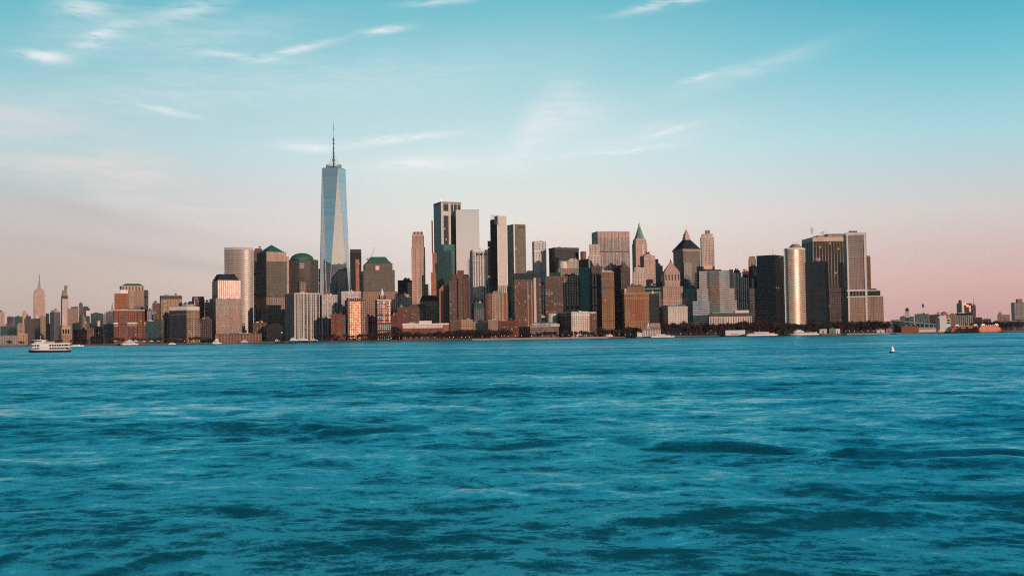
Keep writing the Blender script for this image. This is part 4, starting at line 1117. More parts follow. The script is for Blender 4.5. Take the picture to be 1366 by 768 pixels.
# the pink spired skyscraper
b = Bld('spired_skyscraper', 'pink stone art deco skyscraper with tall mast in midtown', 7250, 44.8, 45.6, 60.2, 391, asp=.7, cat='skyscraper')
W, L, p = b.W, b.L, b.px
b.box('shaft', 'pink_stone', 0, b.z(391)); b.box('upper_shaft', 'pink_stone', b.z(391) + .02, b.z(388), .8 * p, W - .8 * p, 4, L - 4)
b.box('shoulder', 'pink_stone', b.z(388) + .02, b.z(385.5), 1.8 * p, W - 1.8 * p, 8, L - 8)
b.box('crown', 'pink_plain', b.z(385.5) + .02, b.z(383.3), 4.6 * p, W - 4.6 * p, L * .25, L * .75)
bm = new_bm(); add_cyl(bm, W / 2, L / 2, 1.3 * p, 1.0 * p, b.z(383.3), b.z(375), 10); add_cyl(bm, W / 2, L / 2, 1.0 * p, .5 * p, b.z(375), b.z(371.5), 10)
b.part('mooring_mast', bm, 'grey_plain')
bm = new_bm(); add_cyl(bm, W / 2, L / 2, .42 * p, .2 * p, b.z(371.5), b.z(365), 6); b.part('antenna', bm, 'dark_steel')
# tower under construction with crane
b = Bld('unfinished_skyscraper', 'white midtown skyscraper under construction with bare steel top', 7200, 81.2, 83, 91.4, 398.5, asp=.8, cat='skyscraper')
W, L, p = b.W, b.L, b.px
b.box('shaft', 'pale_stone', 0, b.z(398.5), left='dark_grid'); b.box('dark_storeys', 'louvre_dark', b.z(398.5) + .02, b.z(394.5), .2 * p, W - .6 * p, 3, L - 3)
b.box('steel_frame', 'steel_frame', b.z(394.5) + .02, b.z(391), .6 * p, W - 1 * p, 6, L - 6)
b.box('steel_core', 'steel_frame', b.z(391) + .02, b.z(387), 1.2 * p, 4.0 * p, 8, L - 8); b.box('steel_core', 'steel_frame', b.z(391) + .02, b.z(380.5), 4.1 * p, 6.8 * p, 8, L - 8)
bm = new_bm(); add_bar(bm, (6 * p, 10, b.z(387)), (9 * p, 10, b.z(378.7)), 1.1, 4); add_bar(bm, (6 * p, 10, b.z(387)), (4.6 * p, 10, b.z(380)), 1.1, 4); b.part('crane_arm', bm, 'dark_steel')
# tiny far spire
b = Bld('spired_skyscraper', 'tiny far stainless spire peeking over the dark grey block', 7700, 147.8, 148, 151.8, 412, asp=1., cat='skyscraper')
b.box('shaft', 'limestone', 0, b.z(412)); bm = new_bm(); add_cyl(bm, b.W / 2, b.L / 2, b.W * .42, b.W * .25, b.z(412), b.z(408), 8); add_cyl(bm, b.W / 2, b.L / 2, b.W * .25, .5, b.z(408), b.z(403.5), 8); b.part('spire', bm, 'steel')
# background filler blocks actually visible between the near towers
T(3300, 188, 188.3, 206, 414, 'brown_brick', 'distant brown block glimpsed between green-roofed tower and grey striped block', n=1)
T(3400, 243, 243.3, 258, 404.5, 'tan_stone', 'distant tan block between the orange-banded and dark-topped buildings', n=2)
T(3150, 339, 339.3, 345, 380, 'dark_grid', 'dark tower foot glimpsed between the bowed and pyramid-roofed towers', n=0)
T(3050, 700, 700.3, 712, 364.5, 'dark_brown', 'dark block glimpsed behind the dark green mansard', n=2)
T(3100, 880, 880.3, 900, 378, 'limestone', 'distant grey stone block behind the pink stepped pyramid tower', n=0)
T(3050, 944, 944.3, 978, 372, 'dark_brown', 'dark block hidden behind the banded ziggurat', n=0)

# ================================================================= right of the point
b = T(2500, 1128, 1128.2, 1192, 434.5, 'dark_grid', 'low dark ferry landing building below the tan gridded tower', 'ferry_landing', n=2, hmax=2, asp=.3)
b = Bld('ferry_terminal', 'teal sloping-roofed ferry terminal with white columns', 2440, 1189, 1189.3, 1249, 437, asp=.5)
W, L = b.W, b.L
zl = b.z(426.3, 1190); zrr = b.z(432.3, 1248)
b.box('ground_storey', 'off_white', 0, b.z(437.2), W * .55, W, 0, L)
b.box('dark_hall', 'dark_plain', 0, b.z(428), 0, W * .28, 1, L)
b.box('glazed_storey', 'glass_green', b.z(437.2) + .02, b.z(433), W * .28 + .1, W - .1, 1.5, L - 1)
bm = new_bm()
q0 = [(-1, -2, zl), (W + .5, -2, zrr), (W + .5, L, zrr), (-1, L, zl)]
A = [bm.verts.new((q[0], q[1], q[2] - 2.2)) for q in q0]; B = [bm.verts.new(q) for q in q0]
for i in range(4): bm.faces.new((A[i], A[(i + 1) % 4], B[(i + 1) % 4], B[i]))
bm.faces.new(B); bm.faces.new(list(reversed(A)))
b.part('sloping_roof', bm, 'copper_pale')
for i in range(7): b.piers('column', 'white_plain', 'front', 1, .9, .6, b.z(437.2), b.z(433), W * (.34 + .1 * i), W * (.34 + .1 * i) + .1)
T(2405, 1202, 1202.3, 1225.5, 435.5, 'orange_plain', 'low orange-brown pier shed before the teal roof', 'pier_shed', n=2, hmax=1.5, asp=.25)
T(2405, 1226, 1226.2, 1249, 438.8, 'white_plain', 'long low white shed in front of the terminal columns', 'pier_shed', n=0, asp=.2)
b = Bld('ferry_slip_tower', 'white ferry slip gate tower with framed opening beside the orange ferry', 2400, 1248, 1251.5, 1267.5, 421)
W, L = b.W, b.L; z1 = b.z(421)
b.box('wall', 'white_plain', 0, z1, W * .12, W * .68, 0, L); b.box('left_frame', 'off_white', 0, z1 - 2, 0, W * .12 - .05, 0, L)
b.box('right_frame', 'white_plain', 0, b.z(425), W * .68 + .05, W, 0, L)
b.box('dark_slot', 'dark_glass', b.z(440), b.z(424), W * .02, W * .1, -.4, -.02)
for v in (428.5, 432): b.box('opening', 'dark_glass', b.z(v), b.z(v - 2.4), W * .72, W * .96, -.4, -.02)
bm = new_bm(); add_bar(bm, (W * .1, 1, z1), (W * .4, 1, z1 + 4), .6, 4); add_bar(bm, (W * .4, 1, z1 + 4), (W * .98, 1, b.z(424.5)), .7, 4); b.part('roof_brace', bm, 'off_white')
b = T(2900, 1219.5, 1219.8, 1239, 419.5, 'grey_green', 'grey-green block behind the sloping teal roof', n=2, hmax=3)
T(2700, 1239, 1239.3, 1256, 420.5, 'dark_brown', 'dark long block left of the white gate tower', n=2, hmax=3)
b = T(3000, 1200, 1200.3, 1219, 423, 'grey_green', 'pale green low building around the white lantern tower', n=2, hmax=3)
b = Bld('lantern_tower', 'white square tower with dark conical cap', 2960, 1207, 1207.3, 1213.2, 415.5, asp=1.)
b.box('body', 'pale_stone', 0, b.z(415.5)); bm = new_bm(); W = b.W
add_cyl(bm, W / 2, b.L / 2, W * .36, W * .36, b.z(415.5), b.z(413.5), 8); add_cyl(bm, W / 2, b.L / 2, W * .56, .3, b.z(413.5), b.z(409.8), 8); b.part('cap', bm, 'dark_plain')
Cc = at(1231.7, 423, 3300)
root = empty('water_tower', 'black tank on a thin pole standing above the low roofs', 'water tower', (Cc.x, Cc.y, GZ))
zt = at(1231.7, 405, 3300).z - GZ; zk = at(1231.7, 410, 3300).z - GZ
bm = new_bm(); add_cyl(bm, 0, 0, .9, .9, 0, zk, 8); new_obj('pole', bm, 'off_white', root)
bm = new_bm(); add_cyl(bm, 0, 0, 1.4, 2.6, zk, zk + 2, 12); add_cyl(bm, 0, 0, 2.6, 2.6, zk + 2, zt - 1.5, 12); add_cyl(bm, 0, 0, 2.6, .3, zt - 1.5, zt, 12); new_obj('tank', bm, 'black_plain', root)
b = Bld('domed_hall', 'low hall with shallow red dome behind the white gate tower', 3000, 1253.5, 1253.8, 1265, 420, asp=1.)
b.box('body', 'brown_brick', 0, b.z(420)); bm = new_bm(); W = b.W
for i in range(4):
    f0, f1 = i / 4 * PI / 2, (i + 1) / 4 * PI / 2
    add_cyl(bm, W / 2, b.L / 2, W * .48 * math.cos(f0), max(.3, W * .48 * math.cos(f1)), b.z(420) + 8.5 * math.sin(f0), b.z(420) + 8.5 * math.sin(f1), 20)
b.part('dome', bm, 'rust_red')
T(3100, 1265, 1265.3, 1276, 420, 'tan_stone', 'low tan block between the red dome and the columned building', n=3, hmax=4)
b = Bld('columned_building', 'pale grey building with dark flat roof and tall columns on the far shore', 3150, 1274.8, 1275, 1297, 420.5, asp=.6)
z1 = b.z(420.5)
b.box('body', 'grey_green', 0, z1); b.box('roof', 'slate_dark', z1, b.z(418), -1.5, b.W + 1.5, -1.5, b.L); b.box('roof_lantern', 'off_white', b.z(418) + .02, b.z(416.8), b.W * .15, b.W * .6, 6, b.L * .6)
b.piers('column', 'off_white', 'front', 9, 1.6, 1.2, 0, z1)
b = Bld('glass_tower', 'far dark glass tower with a blazing sun reflection and needle', 4700, 1276, 1282.5, 1296.5, 404.5, asp=.7)
W, L = b.W, b.L; z1 = b.z(404.5)
b.box('body', 'glass_black', 0, z1, left='glass_teal'); b.box('pale_shaft', 'off_white', 0, b.z(404), W * .0, W * .22, -2, -.05)
b.box('glint_patch', 'glint_paint', b.z(407), b.z(403.3), W * .02, W * .40, -3, -2.05); b.box('glint_patch', 'glint_paint', b.z(409.5), b.z(406), W * .42, W * .66, -2, -.05); b.box('glint_patch', 'glint_paint', b.z(416), b.z(407.5), W * .68, W * .85, -2, -.05)  # peach slabs paint the sun's reflection on the glass
bm = new_bm(); add_cyl(bm, W * .1, L / 2, 6, 6, z1, b.z(400), 10); b.part('roof_drum', bm, 'dark_plain')
T(4900, 1293.5, 1293.8, 1301.5, 407, 'brown_strips', 'brown far tower with stepped shoulder beside the blazing glass tower', tiers=[(404.5, 0, 5)], n=0)
b = Bld('thin_tower', 'thin far needle tower right of the blazing glass tower', 5000, 1297.5, 1297.8, 1300.3, 405, asp=1.)
b.box('body', 'grey_grid', 0, b.z(405)); bm = new_bm(); add_bar(bm, (b.W / 2, b.L / 2, b.z(405)), (b.W / 2, b.L / 2, b.z(397)), .9, 4); b.part('needle', bm, 'dark_steel')
T(4200, 1330, 1330.3, 1347, 419.5, 'tan_stone', 'low tan far blocks left of the grey slab at the right edge', 'apartment_block', tiers=[(417.5, 1, 9)], n=2, hmax=5)
b = T(3900, 1348.6, 1353, 1372, 403.3, 'grey_grid', 'grey slab tower cut by the right edge of the picture', 'apartment_tower', n=0, left='tan_stone')
b.box('penthouse', 'orange_plain', b.top, b.z(398.8), b.W * .25, b.W * .6, 4, b.L * .6)
for q in ((1298, 1310, 424, 'low dark shore building right of the columned building', 'dark_brown'), (1310, 1322, 426, 'low brown shore house left of the dark tree mass', 'brown_brick'),
          (1325, 1349, 429, 'long low dark quay shed at the far right', 'dark_grid'), (1350, 1372, 427, 'low pale-banded shed at the right edge under the grey slab', 'ribbon_green')):
    T(2950 if q[0] < 1320 else 2800, q[0], q[0] + .3, q[1], q[2], q[4], q[3], 'shore_building', n=1, hmax=3, asp=.5)
# suspension bridge far behind the point
root = empty('suspension_bridge', 'faint grey suspension bridge behind the tan gridded tower', 'bridge', (0, 0, 0))
Db = 5200
bm = new_bm(); q0, q1 = at(1130, 429, Db), at(1215, 427, Db)
add_box(bm, q0.x, q1.x, Db - 9, Db + 9, q0.z - 5, q0.z); new_obj('deck', bm, 'dark_steel', root)
bm = new_bm(); bh = new_bm(); prev = None
for i in range(25):
    f = i / 24; u = 1150 + (1205 - 1150) * f
    v = 408 + 19 * (1 - (1 - f) ** 2) ** .8 if f > 0 else 408
    q = at(u, v, Db)
    if prev is not None:
        add_bar(bm, (prev.x, Db - 9, prev.z), (q.x, Db - 9, q.z), 1.5, 4); add_bar(bm, (prev.x, Db + 9, prev.z), (q.x, Db + 9, q.z), 1.5, 4)
        add_bar(bh, (q.x, Db - 9, q.z), (q.x, Db - 9, q0.z), .35, 3)
    prev = q
new_obj('cable', bm, 'steel', root); new_obj('hanger', bh, 'steel', root)
qt = at(1150, 407, Db)
bm = new_bm()
for s_ in (-1, 1): add_box(bm, qt.x - 5, qt.x + 5, Db + s_ * 12 - 3, Db + s_ * 12 + 3, 0, qt.z)
add_box(bm, qt.x - 4, qt.x + 4, Db - 9, Db + 9, qt.z - 8, qt.z - 1); new_obj('pylon', bm, 'grey_plain', root)
# =================================================================== land, shore, water
SHORE = 2400.0
bm = new_bm()
xs = list(np.linspace(-6000, 6000, 9))
add_box(bm, -6000, 6000, SHORE + 2.5, 9300, -3, GZ)
structure(new_obj('ground', bm, 'ground_mix'))
bm = new_bm(); add_box(bm, -6000, 6000, SHORE + .6, SHORE + 2.45, -3, GZ - .35)
structure(new_obj('path', bm, 'promenade'))
bm = new_bm(); add_box(bm, -6000, 6000, SHORE, SHORE + .55, -3, GZ - .9)
o = new_obj('seawall', bm, 'seawall_stone'); tag(o, 'dark stone seawall along the whole waterfront', 'seawall'); 
# esplanade slab, lighter, along the middle stretch
def shore_strip(u0, u1, z, mat, label, depth=12, name='esplanade_deck'):
    a, c = at(u0, 452, SHORE - depth), at(u1, 452, SHORE - depth)
    bm = new_bm(); add_box(bm, a.x, c.x, SHORE - depth, SHORE - .05, -2, z)
    add_box(bm, a.x, c.x, SHORE - depth - .3, SHORE - depth - .02, -2, z - 1.2, 0)
    tag(new_obj(name, bm, mat), label, 'deck')
shore_strip(630, 812, 3.4, 'promenade', 'sunlit stone esplanade edge before the museum')
shore_strip(520, 629, 2.6, 'seawall_stone', 'dark low esplanade edge before the white-topped row')
shore_strip(420, 519, 3.0, 'seawall_stone', 'dark railed esplanade edge before the glowing brick building')
for k_, (u0, u1, z_, dp_, m_, lb_) in enumerate(((2, 34, 2.2, 30, 'timber', 'timber bulkhead below the grey shed block at the far left'), (99, 150, 1.9, 16, 'seawall_stone', 'low dark bulkhead behind the motorboat, left of the red brick block'),
        (214, 223, 1.7, 40, 'timber', 'short timber jetty left of the small motorboat'), (238, 279, 2.4, 10, 'seawall_stone', 'dark stone bulkhead between the small motorboat and the tugboat'),
        (298, 318, 1.7, 34, 'timber', 'timber jetty right of the tugboat'), (902, 960, 1.9, 8, 'seawall_stone', 'dark stone bulkhead under the park trees left of the landing shed'),
        (1096, 1122, 2.3, 22, 'timber', 'timber wharf under the three quay huts'), (1130, 1188, 2.6, 14, 'promenade', 'pale stone bulkhead below the tan gridded tower'), (1196, 1228, 1.9, 26, 'timber', 'timber wharf in front of the orange-brown shed'), (1338, 1366, 1.8, 30, 'seawall_stone', 'dark quay right of the front orange ferry'))):
    shore_strip(u0, u1, z_, m_, lb_, dp_, 'bulkhead')
def pier(u0, u1, D, z, label, mat='black_plain', depth=14):
    a, c = at(u0, 456, D), at(u1, 456, D)
    o = empty('pier', label, 'pier', (a.x, D, 0))
    bm = new_bm(); add_box(bm, 0, c.x - a.x, 0, depth, z - 1.6, z); new_obj('deck', bm, mat, o)
    bm = new_bm()
    for i in range(int((c.x - a.x) / 5) + 1): add_cyl(bm, i * 5, .5, .35, .35, -3, z - 1.6, 6)
    new_obj('piling', bm, 'timber', o)
    return o
pier(345, 424, 2340, 4.6, 'long black breakwater pier in front of the marina')
pier(966, 1040, 2380, 2.2, 'dark landing pier under the white terminal shed')

# water: one sheet, fine near the eye, displaced by a sum of wind waves
rs = np.random.RandomState(5)
sp = np.concatenate([np.linspace(900, 4.2, 1000)])
ys = 8.0 * FOC / sp
NX = 680
t = np.linspace(-.66, .66, NX - 60); to = .66 * (1.0 + .006) ** (np.arange(1, 31) ** 1.9)
t = np.concatenate([-to[::-1], t, to])
Y, TT = np.meshgrid(ys, t, indexing='ij')
X = Y * TT
dy = np.gradient(ys)[:, None]
dx = ys[:, None] * np.gradient(t)[None, :]
Z = np.zeros_like(X); DX = np.zeros_like(X); DY = np.zeros_like(X)
waves = []
for i in range(130):
    lam = .7 * (26 / .7) ** (rs.rand() ** 1.15)
    ang = math.radians(-96 + rs.randn() * 42)       # running towards the eye
    waves.append((lam, ang, rs.rand() * 2 * PI))
def waveset(waves, slope):
    global Z, DX, DY
    for lam, ang, ph in waves:
        k = 2 * PI / lam
        A = slope / k
        kx, ky = k * math.cos(ang), k * math.sin(ang)
        cell = np.maximum(dy * abs(math.sin(ang)), dx * abs(math.cos(ang)))
        w = np.clip((lam / np.maximum(cell, 1e-6) - 2.2) / 2.5, 0, 1)
        env = .55 + .45 * np.sin(X * .021 * math.cos(ph * 3) + Y * .013 + ph * 5)
        th = kx * X + ky * Y + ph
        Z += A * w * env * np.cos(th)
        DX -= .8 * A * w * env * math.cos(ang) * np.sin(th)
        DY -= .8 * A * w * env * math.sin(ang) * np.sin(th)
WSLOPE = .019
waveset(waves, WSLOPE)
def wake(uv0, uv1, amp, lam, n_w):
    # a short train of crests left by a passing boat, along the line between two points on the water
    def w_(u, v):
        D_ = 8.0 * FOC / (v - horizon_v(u)); q_ = at(u, v, D_); return np.array([q_.x, q_.y])
    a_, b_ = w_(*uv0), w_(*uv1); d_ = (b_ - a_); L_ = np.hypot(*d_); d_ /= L_
    s_ = ((X - a_[0]) * d_[0] + (Y - a_[1]) * d_[1]) / L_
    t_ = -(X - a_[0]) * d_[1] + (Y - a_[1]) * d_[0] + 1.2 * np.sin(s_ * 7)
    e_ = np.clip(s_ * 5 + .5, 0, 1) * np.clip((1.05 - s_) * 5, 0, 1)
    return amp * e_ * np.exp(-(t_ / (n_w * lam)) ** 2) * np.cos(2 * PI * t_ / lam)
Z += wake((860, 590), (1150, 604), .34, 5.5, .55) + wake((1100, 604), (1440, 607), .5, 5.5, .55) + wake((420, 577), (585, 575), .36, 6, .5) + wake((560, 590), (880, 588), .22, 5.0, .5) + wake((110, 742), (300, 742), .12, 4.5, .5) + wake((-10, 735), (90, 732), .10, 4.5, .5) + wake((300, 590), (480, 575), .16, 6, .5)
near = np.clip((ys[:, None] - 14) / 8, 0, 1)
Xf = (X + DX * near); Yf = (Y + DY * near); Zf = Z * near
nr, nc = Xf.shape
co = np.stack([Xf, Yf, Zf], -1).reshape(-1, 3)
idx = np.arange(nr * nc).reshape(nr, nc)
q = np.stack([idx[:-1, :-1], idx[:-1, 1:], idx[1:, 1:], idx[1:, :-1]], -1).reshape(-1, 4)
# a flat outer sheet a little lower that carries on to the horizon on every side
base = len(co)
outer = np.array([(-30000, -30000, -.5), (30000, -30000, -.5), (30000, 30000, -.5), (-30000, 30000, -.5)])
co = np.concatenate([co, outer]); q = np.concatenate([q, [[base, base + 1, base + 2, base + 3]]])
me = bpy.data.meshes.new('water')
me.vertices.add(len(co)); me.vertices.foreach_set('co', co.astype(np.float32).ravel())
me.loops.add(q.size); me.loops.foreach_set('vertex_index', q.astype(np.int32).ravel())
me.polygons.add(len(q)); me.polygons.foreach_set('loop_start', np.arange(0, q.size, 4, dtype=np.int32))
me.polygons.foreach_set('use_smooth', np.ones(len(q), dtype=bool))
me.update(calc_edges=True)
wo = bpy.data.objects.new('water', me); COL.objects.link(wo); structure(wo)
mt, nt, out = new_mat('water')
geo = nt.node('ShaderNodeNewGeometry'); tc = nt.node('ShaderNodeTexCoord')
pos = tc.outputs['Object']
sep = nt.node('ShaderNodeSeparateXYZ'); nt.l.new(pos, sep.inputs[0])
dist = nt.vm('LENGTH', pos)
def ncol(scale, rot, detail, rough):
    n = nt.node('ShaderNodeTexNoise'); nt.put(n.inputs['Vector'], nt.mapping(pos, scale, rot=(0, 0, rot)))
    n.inputs['Scale'].default_value = 1.0; n.inputs['Detail'].default_value = detail; n.inputs['Roughness'].default_value = rough
    return n
allw = ncol((.17, .20, 1.), .1, 8, .90); wide = ncol((.012, .022, 1.), -.1, 5, .6)
def tiltof(n, k):
    return nt.vm('MULTIPLY', nt.vm('SUBTRACT', n.outputs['Color'], (.5, .5, .5)), (k, k * 1.3, 0.))
tl_ = nt.vm('ADD', tiltof(allw, 1.85), tiltof(wide, .8))
nrmw = nt.vm('NORMALIZE', nt.vm('ADD', geo.outputs['Normal'], tl_))
body = nt.node('ShaderNodeBsdfDiffuse')       # light scattered back out of the water itself: hardly depends on the slope
wcol = nt.mix(nt.remap(wide.outputs['Fac'], .3, .7), (.006, .130, .150, 1), (.009, .168, .190, 1))
nt.put(body.inputs['Color'], wcol)
upn = nt.vm('NORMALIZE', nt.vm('ADD', nt.vm('MULTIPLY', nrmw, (.25, .25, .25)), (0, 0, 1.0)))
nt.put(body.inputs['Normal'], upn)
nv = nt.vm('DOT_PRODUCT', nrmw, geo.outputs['Incoming'])
def linmap(v, a, b, c, d_):
    n = nt.node('ShaderNodeMapRange'); nt.put(n.inputs[0], v)
    for k_, x_ in enumerate((a, b, c, d_)): n.inputs[k_ + 1].default_value = x_
    return n.outputs[0]
fac = linmap(nv, -.26, .52, .95, .06)
gl = nt.node('ShaderNodeBsdfGlossy'); gl.inputs['Roughness'].default_value = .27
nt.put(gl.inputs['Color'], nt.ramp(linmap(nv, -.27, .45, 0., 1.), [(0, (.78, .94, .97)), (.22, (.36, .84, .92)), (.42, (.045, .75, .94)), (1., (.30, .76, .78))]))
nt.put(gl.inputs['Normal'], nrmw)
mx = nt.node('ShaderNodeMixShader'); nt.put(mx.inputs[0], fac)
nt.l.new(body.outputs[0], mx.inputs[1]); nt.l.new(gl.outputs[0], mx.inputs[2]); nt.l.new(mx.outputs[0], out.inputs[0])
me.materials.append(mt)

# =================================================================== trees (winter-bare) and lamps
def bare_tree(seed, H):
    r = random.Random(seed)
    bt, bc = new_bm(), new_bm()
    def taper(bm, a, c, ra, rc, n=4):
        a, c = Vector(a), Vector(c); d = (c - a).normalized(); s = d.orthogonal().normalized(); t_ = d.cross(s)
        A = [bm.verts.new(a + (s * math.cos(2 * PI * i / n) + t_ * math.sin(2 * PI * i / n)) * ra) for i in range(n)]
        B = [bm.verts.new(c + (s * math.cos(2 * PI * i / n) + t_ * math.sin(2 * PI * i / n)) * rc) for i in range(n)]
        for i in range(n): bm.faces.new((A[i], A[(i + 1) % n], B[(i + 1) % n], B[i]))
    th = H * r.uniform(.2, .28)
    taper(bt, (0, 0, -.3), (0, 0, th), .32, .24, 6)
    def grow(p, d, L, rad, lvl):
        e = p + d * L
        taper(bt if lvl == 0 else bc, p, e, rad, rad * .65, 4 if lvl < 2 else 3)
        if lvl >= 3:
            for _ in range(18):      # sprays of fine twigs
                w = Vector((r.gauss(0, 1), r.gauss(0, 1), r.gauss(.5, .8))).normalized() * L * r.uniform(.5, 1.3)
                s_ = w.orthogonal().normalized() * .13
                b0 = p + d * L * r.uniform(.2, 1)
                bc.faces.new([bc.verts.new(b0 - s_), bc.verts.new(b0 + s_), bc.verts.new(b0 + w)])
            return
        for _ in range(4 if lvl == 0 else 3):
            w = (d + Vector((r.gauss(0, .55), r.gauss(0, .55), r.gauss(.12, .35)))).normalized()
            grow(p + d * L * r.uniform(.6, 1), w, L * r.uniform(.6, .8), rad * .6, lvl + 1)
    for _ in range(4):
        a = r.uniform(0, 2 * PI); tilt = r.uniform(.25, .75)
        grow(Vector((0, 0, th * r.uniform(.8, 1))), Vector((math.cos(a) * math.sin(tilt), math.sin(a) * math.sin(tilt), math.cos(tilt))), H * r.uniform(.27, .34), .2, 0)
    mt_, mc = bpy.data.meshes.new('trunk'), bpy.data.meshes.new('crown')
    bt.to_mesh(mt_); bc.to_mesh(mc); bt.free(); bc.free()
    mt_.materials.append(MATS['bark']); mc.materials.append(MATS['twig'])
    return mt_, mc
TREES = [bare_tree(s, 11) for s in (1, 2, 3, 4, 5)]
def put_tree(x, y, z, sc, label, group):
    a, c = rnd.choice(TREES)
    e = empty('tree', label, 'tree', (x, y, z), rnd.uniform(0, 6.3), group)
    e.scale = (sc * rnd.uniform(.9, 1.25), sc * rnd.uniform(.9, 1.25), sc)
    o1 = bpy.data.objects.new('trunk', a); o2 = bpy.data.objects.new('crown', c)
    for o in (o1, o2): COL.objects.link(o); o.parent = e
    return e
def tree_run(u0, u1, n, rows, h, label, group, D0=2404):
    for r_ in range(rows):
        for i in range(n):
            u = u0 + (u1 - u0) * (i + rnd.uniform(.1, .9)) / n
            D = D0 + 9 * r_ + rnd.uniform(-1.5, 1.5)
            q = at(u, 450, D)
            put_tree(q.x, D, GZ, 1.3 * h / 11 * rnd.uniform(.75, 1.2), label, group)
tree_run(140, 285, 20, 1, 10, 'bare tree in the row before the red brick and louvred blocks', 'bare trees on the northern esplanade')
tree_run(425, 537, 18, 1, 12, 'bare tree in the row before the glowing brick building', 'bare trees before the brick buildings')
tree_run(540, 600, 12, 1, 13, 'bare tree in front of the white-topped apartment row', 'bare trees before the white-topped row')
tree_run(599, 682, 19, 3, 14, 'bare tree in the dense dark row before the low tan and brown rows', 'bare trees before the low brick rows')
tree_run(706, 800, 14, 1, 10, 'bare tree near the museum wing and the square-windowed block', 'bare trees by the museum')
tree_run(800, 852, 10, 1, 14, 'bare tree at the foot of the ochre and orange buildings', 'bare trees below the orange block')
tree_run(880, 1050, 32, 3, 19, 'bare tree in the tall dark park before the banded ziggurat and customs house', 'bare trees of the waterfront park')
tree_run(1050, 1185, 26, 2, 18, 'bare tree in the park below the golden and pier-striped towers', 'bare trees below the point towers')
tree_run(1298, 1366, 16, 2, 15, 'bare dark tree on the far-right shore behind the orange ferries', 'bare trees on the right shore', D0=2560)
tree_run(4, 140, 16, 1, 8, 'bare tree on the far-left shore behind the ferry', 'bare trees on the left shore')

# lamp posts with round white heads
def lamp_mesh():
    b1, b2 = new_bm(), new_bm()
    add_cyl(b1, 0, 0, .11, .07, 0, 4.2, 6)
    for i in range(3):
        f0, f1 = -PI / 2 + PI * i / 3, -PI / 2 + PI * (i + 1) / 3
        add_cyl(b2, 0, 0, max(.03, .42 * math.cos(f0)), max(.03, .42 * math.cos(f1)), 4.6 + .42 * math.sin(f0), 4.6 + .42 * math.sin(f1), 8)
    a, c = bpy.data.meshes.new('post'), bpy.data.meshes.new('globe')
    b1.to_mesh(a); b2.to_mesh(c); b1.free(); b2.free()
    a.materials.append(MATS['dark_steel']); c.materials.append(MATS['lamp_globe'])
    return a, c
LAMP = lamp_mesh()
for u in ([522, 533, 541, 548, 556, 563, 571, 580, 600, 605, 616, 621, 626, 643.5, 661, 669, 678, 688, 696, 709, 724, 751, 759, 766, 774, 782, 826, 834, 841] + [908, 922, 944, 955] + [1128.5, 1133, 1140, 1150, 1158, 1166] + [246, 258, 266]):
    q = at(u, 450, 2401.2)
    lab = 'lit globe lamp on the esplanade'
    if u < 300: lab, g = 'lit globe lamp before the louvred hotel block', 'lamps before the hotel block'
    elif u < 600: lab, g = 'lit globe lamp before the white-topped apartment row', 'lamps before the apartment row'
    elif u < 700: lab, g = 'lit globe lamp before the dense tree row and stepped pyramid', 'lamps before the low brick rows'
    elif u < 850: lab, g = 'lit globe lamp between the museum wing and the orange block', 'lamps by the museum'
    elif u < 1000: lab, g = 'lit globe lamp under the tall park trees', 'lamps under the park trees'
    else: lab, g = 'lit globe lamp at the landing under the tan gridded tower', 'lamps at the ferry landing'
    e = empty('street_lamp', lab, 'street lamp', (q.x, 2401.2, GZ - .35), 0, g)
    for m_, nm in zip(LAMP, ('post', 'globe')):
        o = bpy.data.objects.new(nm, m_); COL.objects.link(o); o.parent = e
# white pyramid tents on the northern cove
for k, (u, w, lab) in enumerate(((182, 7.5, 'white peaked tent nearest the white ship'), (191.8, 6, 'white peaked tent second from the white ship'), (201.6, 6, 'white peaked tent before the low green glass block'), (212, 5, 'white peaked tent farthest from the white ship'))):
    q = at(u, 454, 2402); e = empty('peaked_tent', lab, 'tent', (q.x, 2402, GZ - .35), .3, 'white peaked tents on the cove')
    r_ = w * 2404 / FOC / 2
    bm = new_bm(); add_cyl(bm, 0, 5, r_ * 1.15, .15, 4.2, 9.0, 4); new_obj('canopy', bm, 'tent_white', e)
    bm = new_bm()
    for i in range(4): add_bar(bm, (r_ * 1.05 * math.cos(PI / 2 * i), 5 + r_ * 1.05 * math.sin(PI / 2 * i), 0), (r_ * 1.05 * math.cos(PI / 2 * i), 5 + r_ * 1.05 * math.sin(PI / 2 * i), 4.3), .15, 4)
    new_obj('pole', bm, 'dark_steel', e)
# brown brick arch and white dome tent by the esplanade
q = at(792, 446, 2403); e = empty('brick_arch', 'dark red brick arched pavilion beside the white dome tent', 'pavilion', (q.x, 2403, GZ - .35))
bm = new_bm(); n = 12
for i in range(n):
    f0, f1 = PI * i / n, PI * (i + 1) / n
    o_ = [(math.cos(f) * rr, math.sin(f) * rr * .95) for f in (f0, f1) for rr in (9.4, 6.6)]
    A = [bm.verts.new((x, 0, z)) for x, z in (o_[0], o_[2], o_[3], o_[1])]; B = [bm.verts.new((x, 7, z)) for x, z in (o_[0], o_[2], o_[3], o_[1])]
    bm.faces.new(A); bm.faces.new(list(reversed(B)))
    for j in range(4): bm.faces.new((A[j], B[j], B[(j + 1) % 4], A[(j + 1) % 4]))
new_obj('arch', bm, 'red_plain', e)
bm = new_bm(); add_box(bm, -6.5, 6.5, 5, 5.5, 0, 6); new_obj('back_wall', bm, 'dark_plain', e)
q = at(812, 446, 2402); e = empty('dome_tent', 'white shallow dome tent on the esplanade', 'tent', (q.x, 2410, GZ - .35))
bm = new_bm()
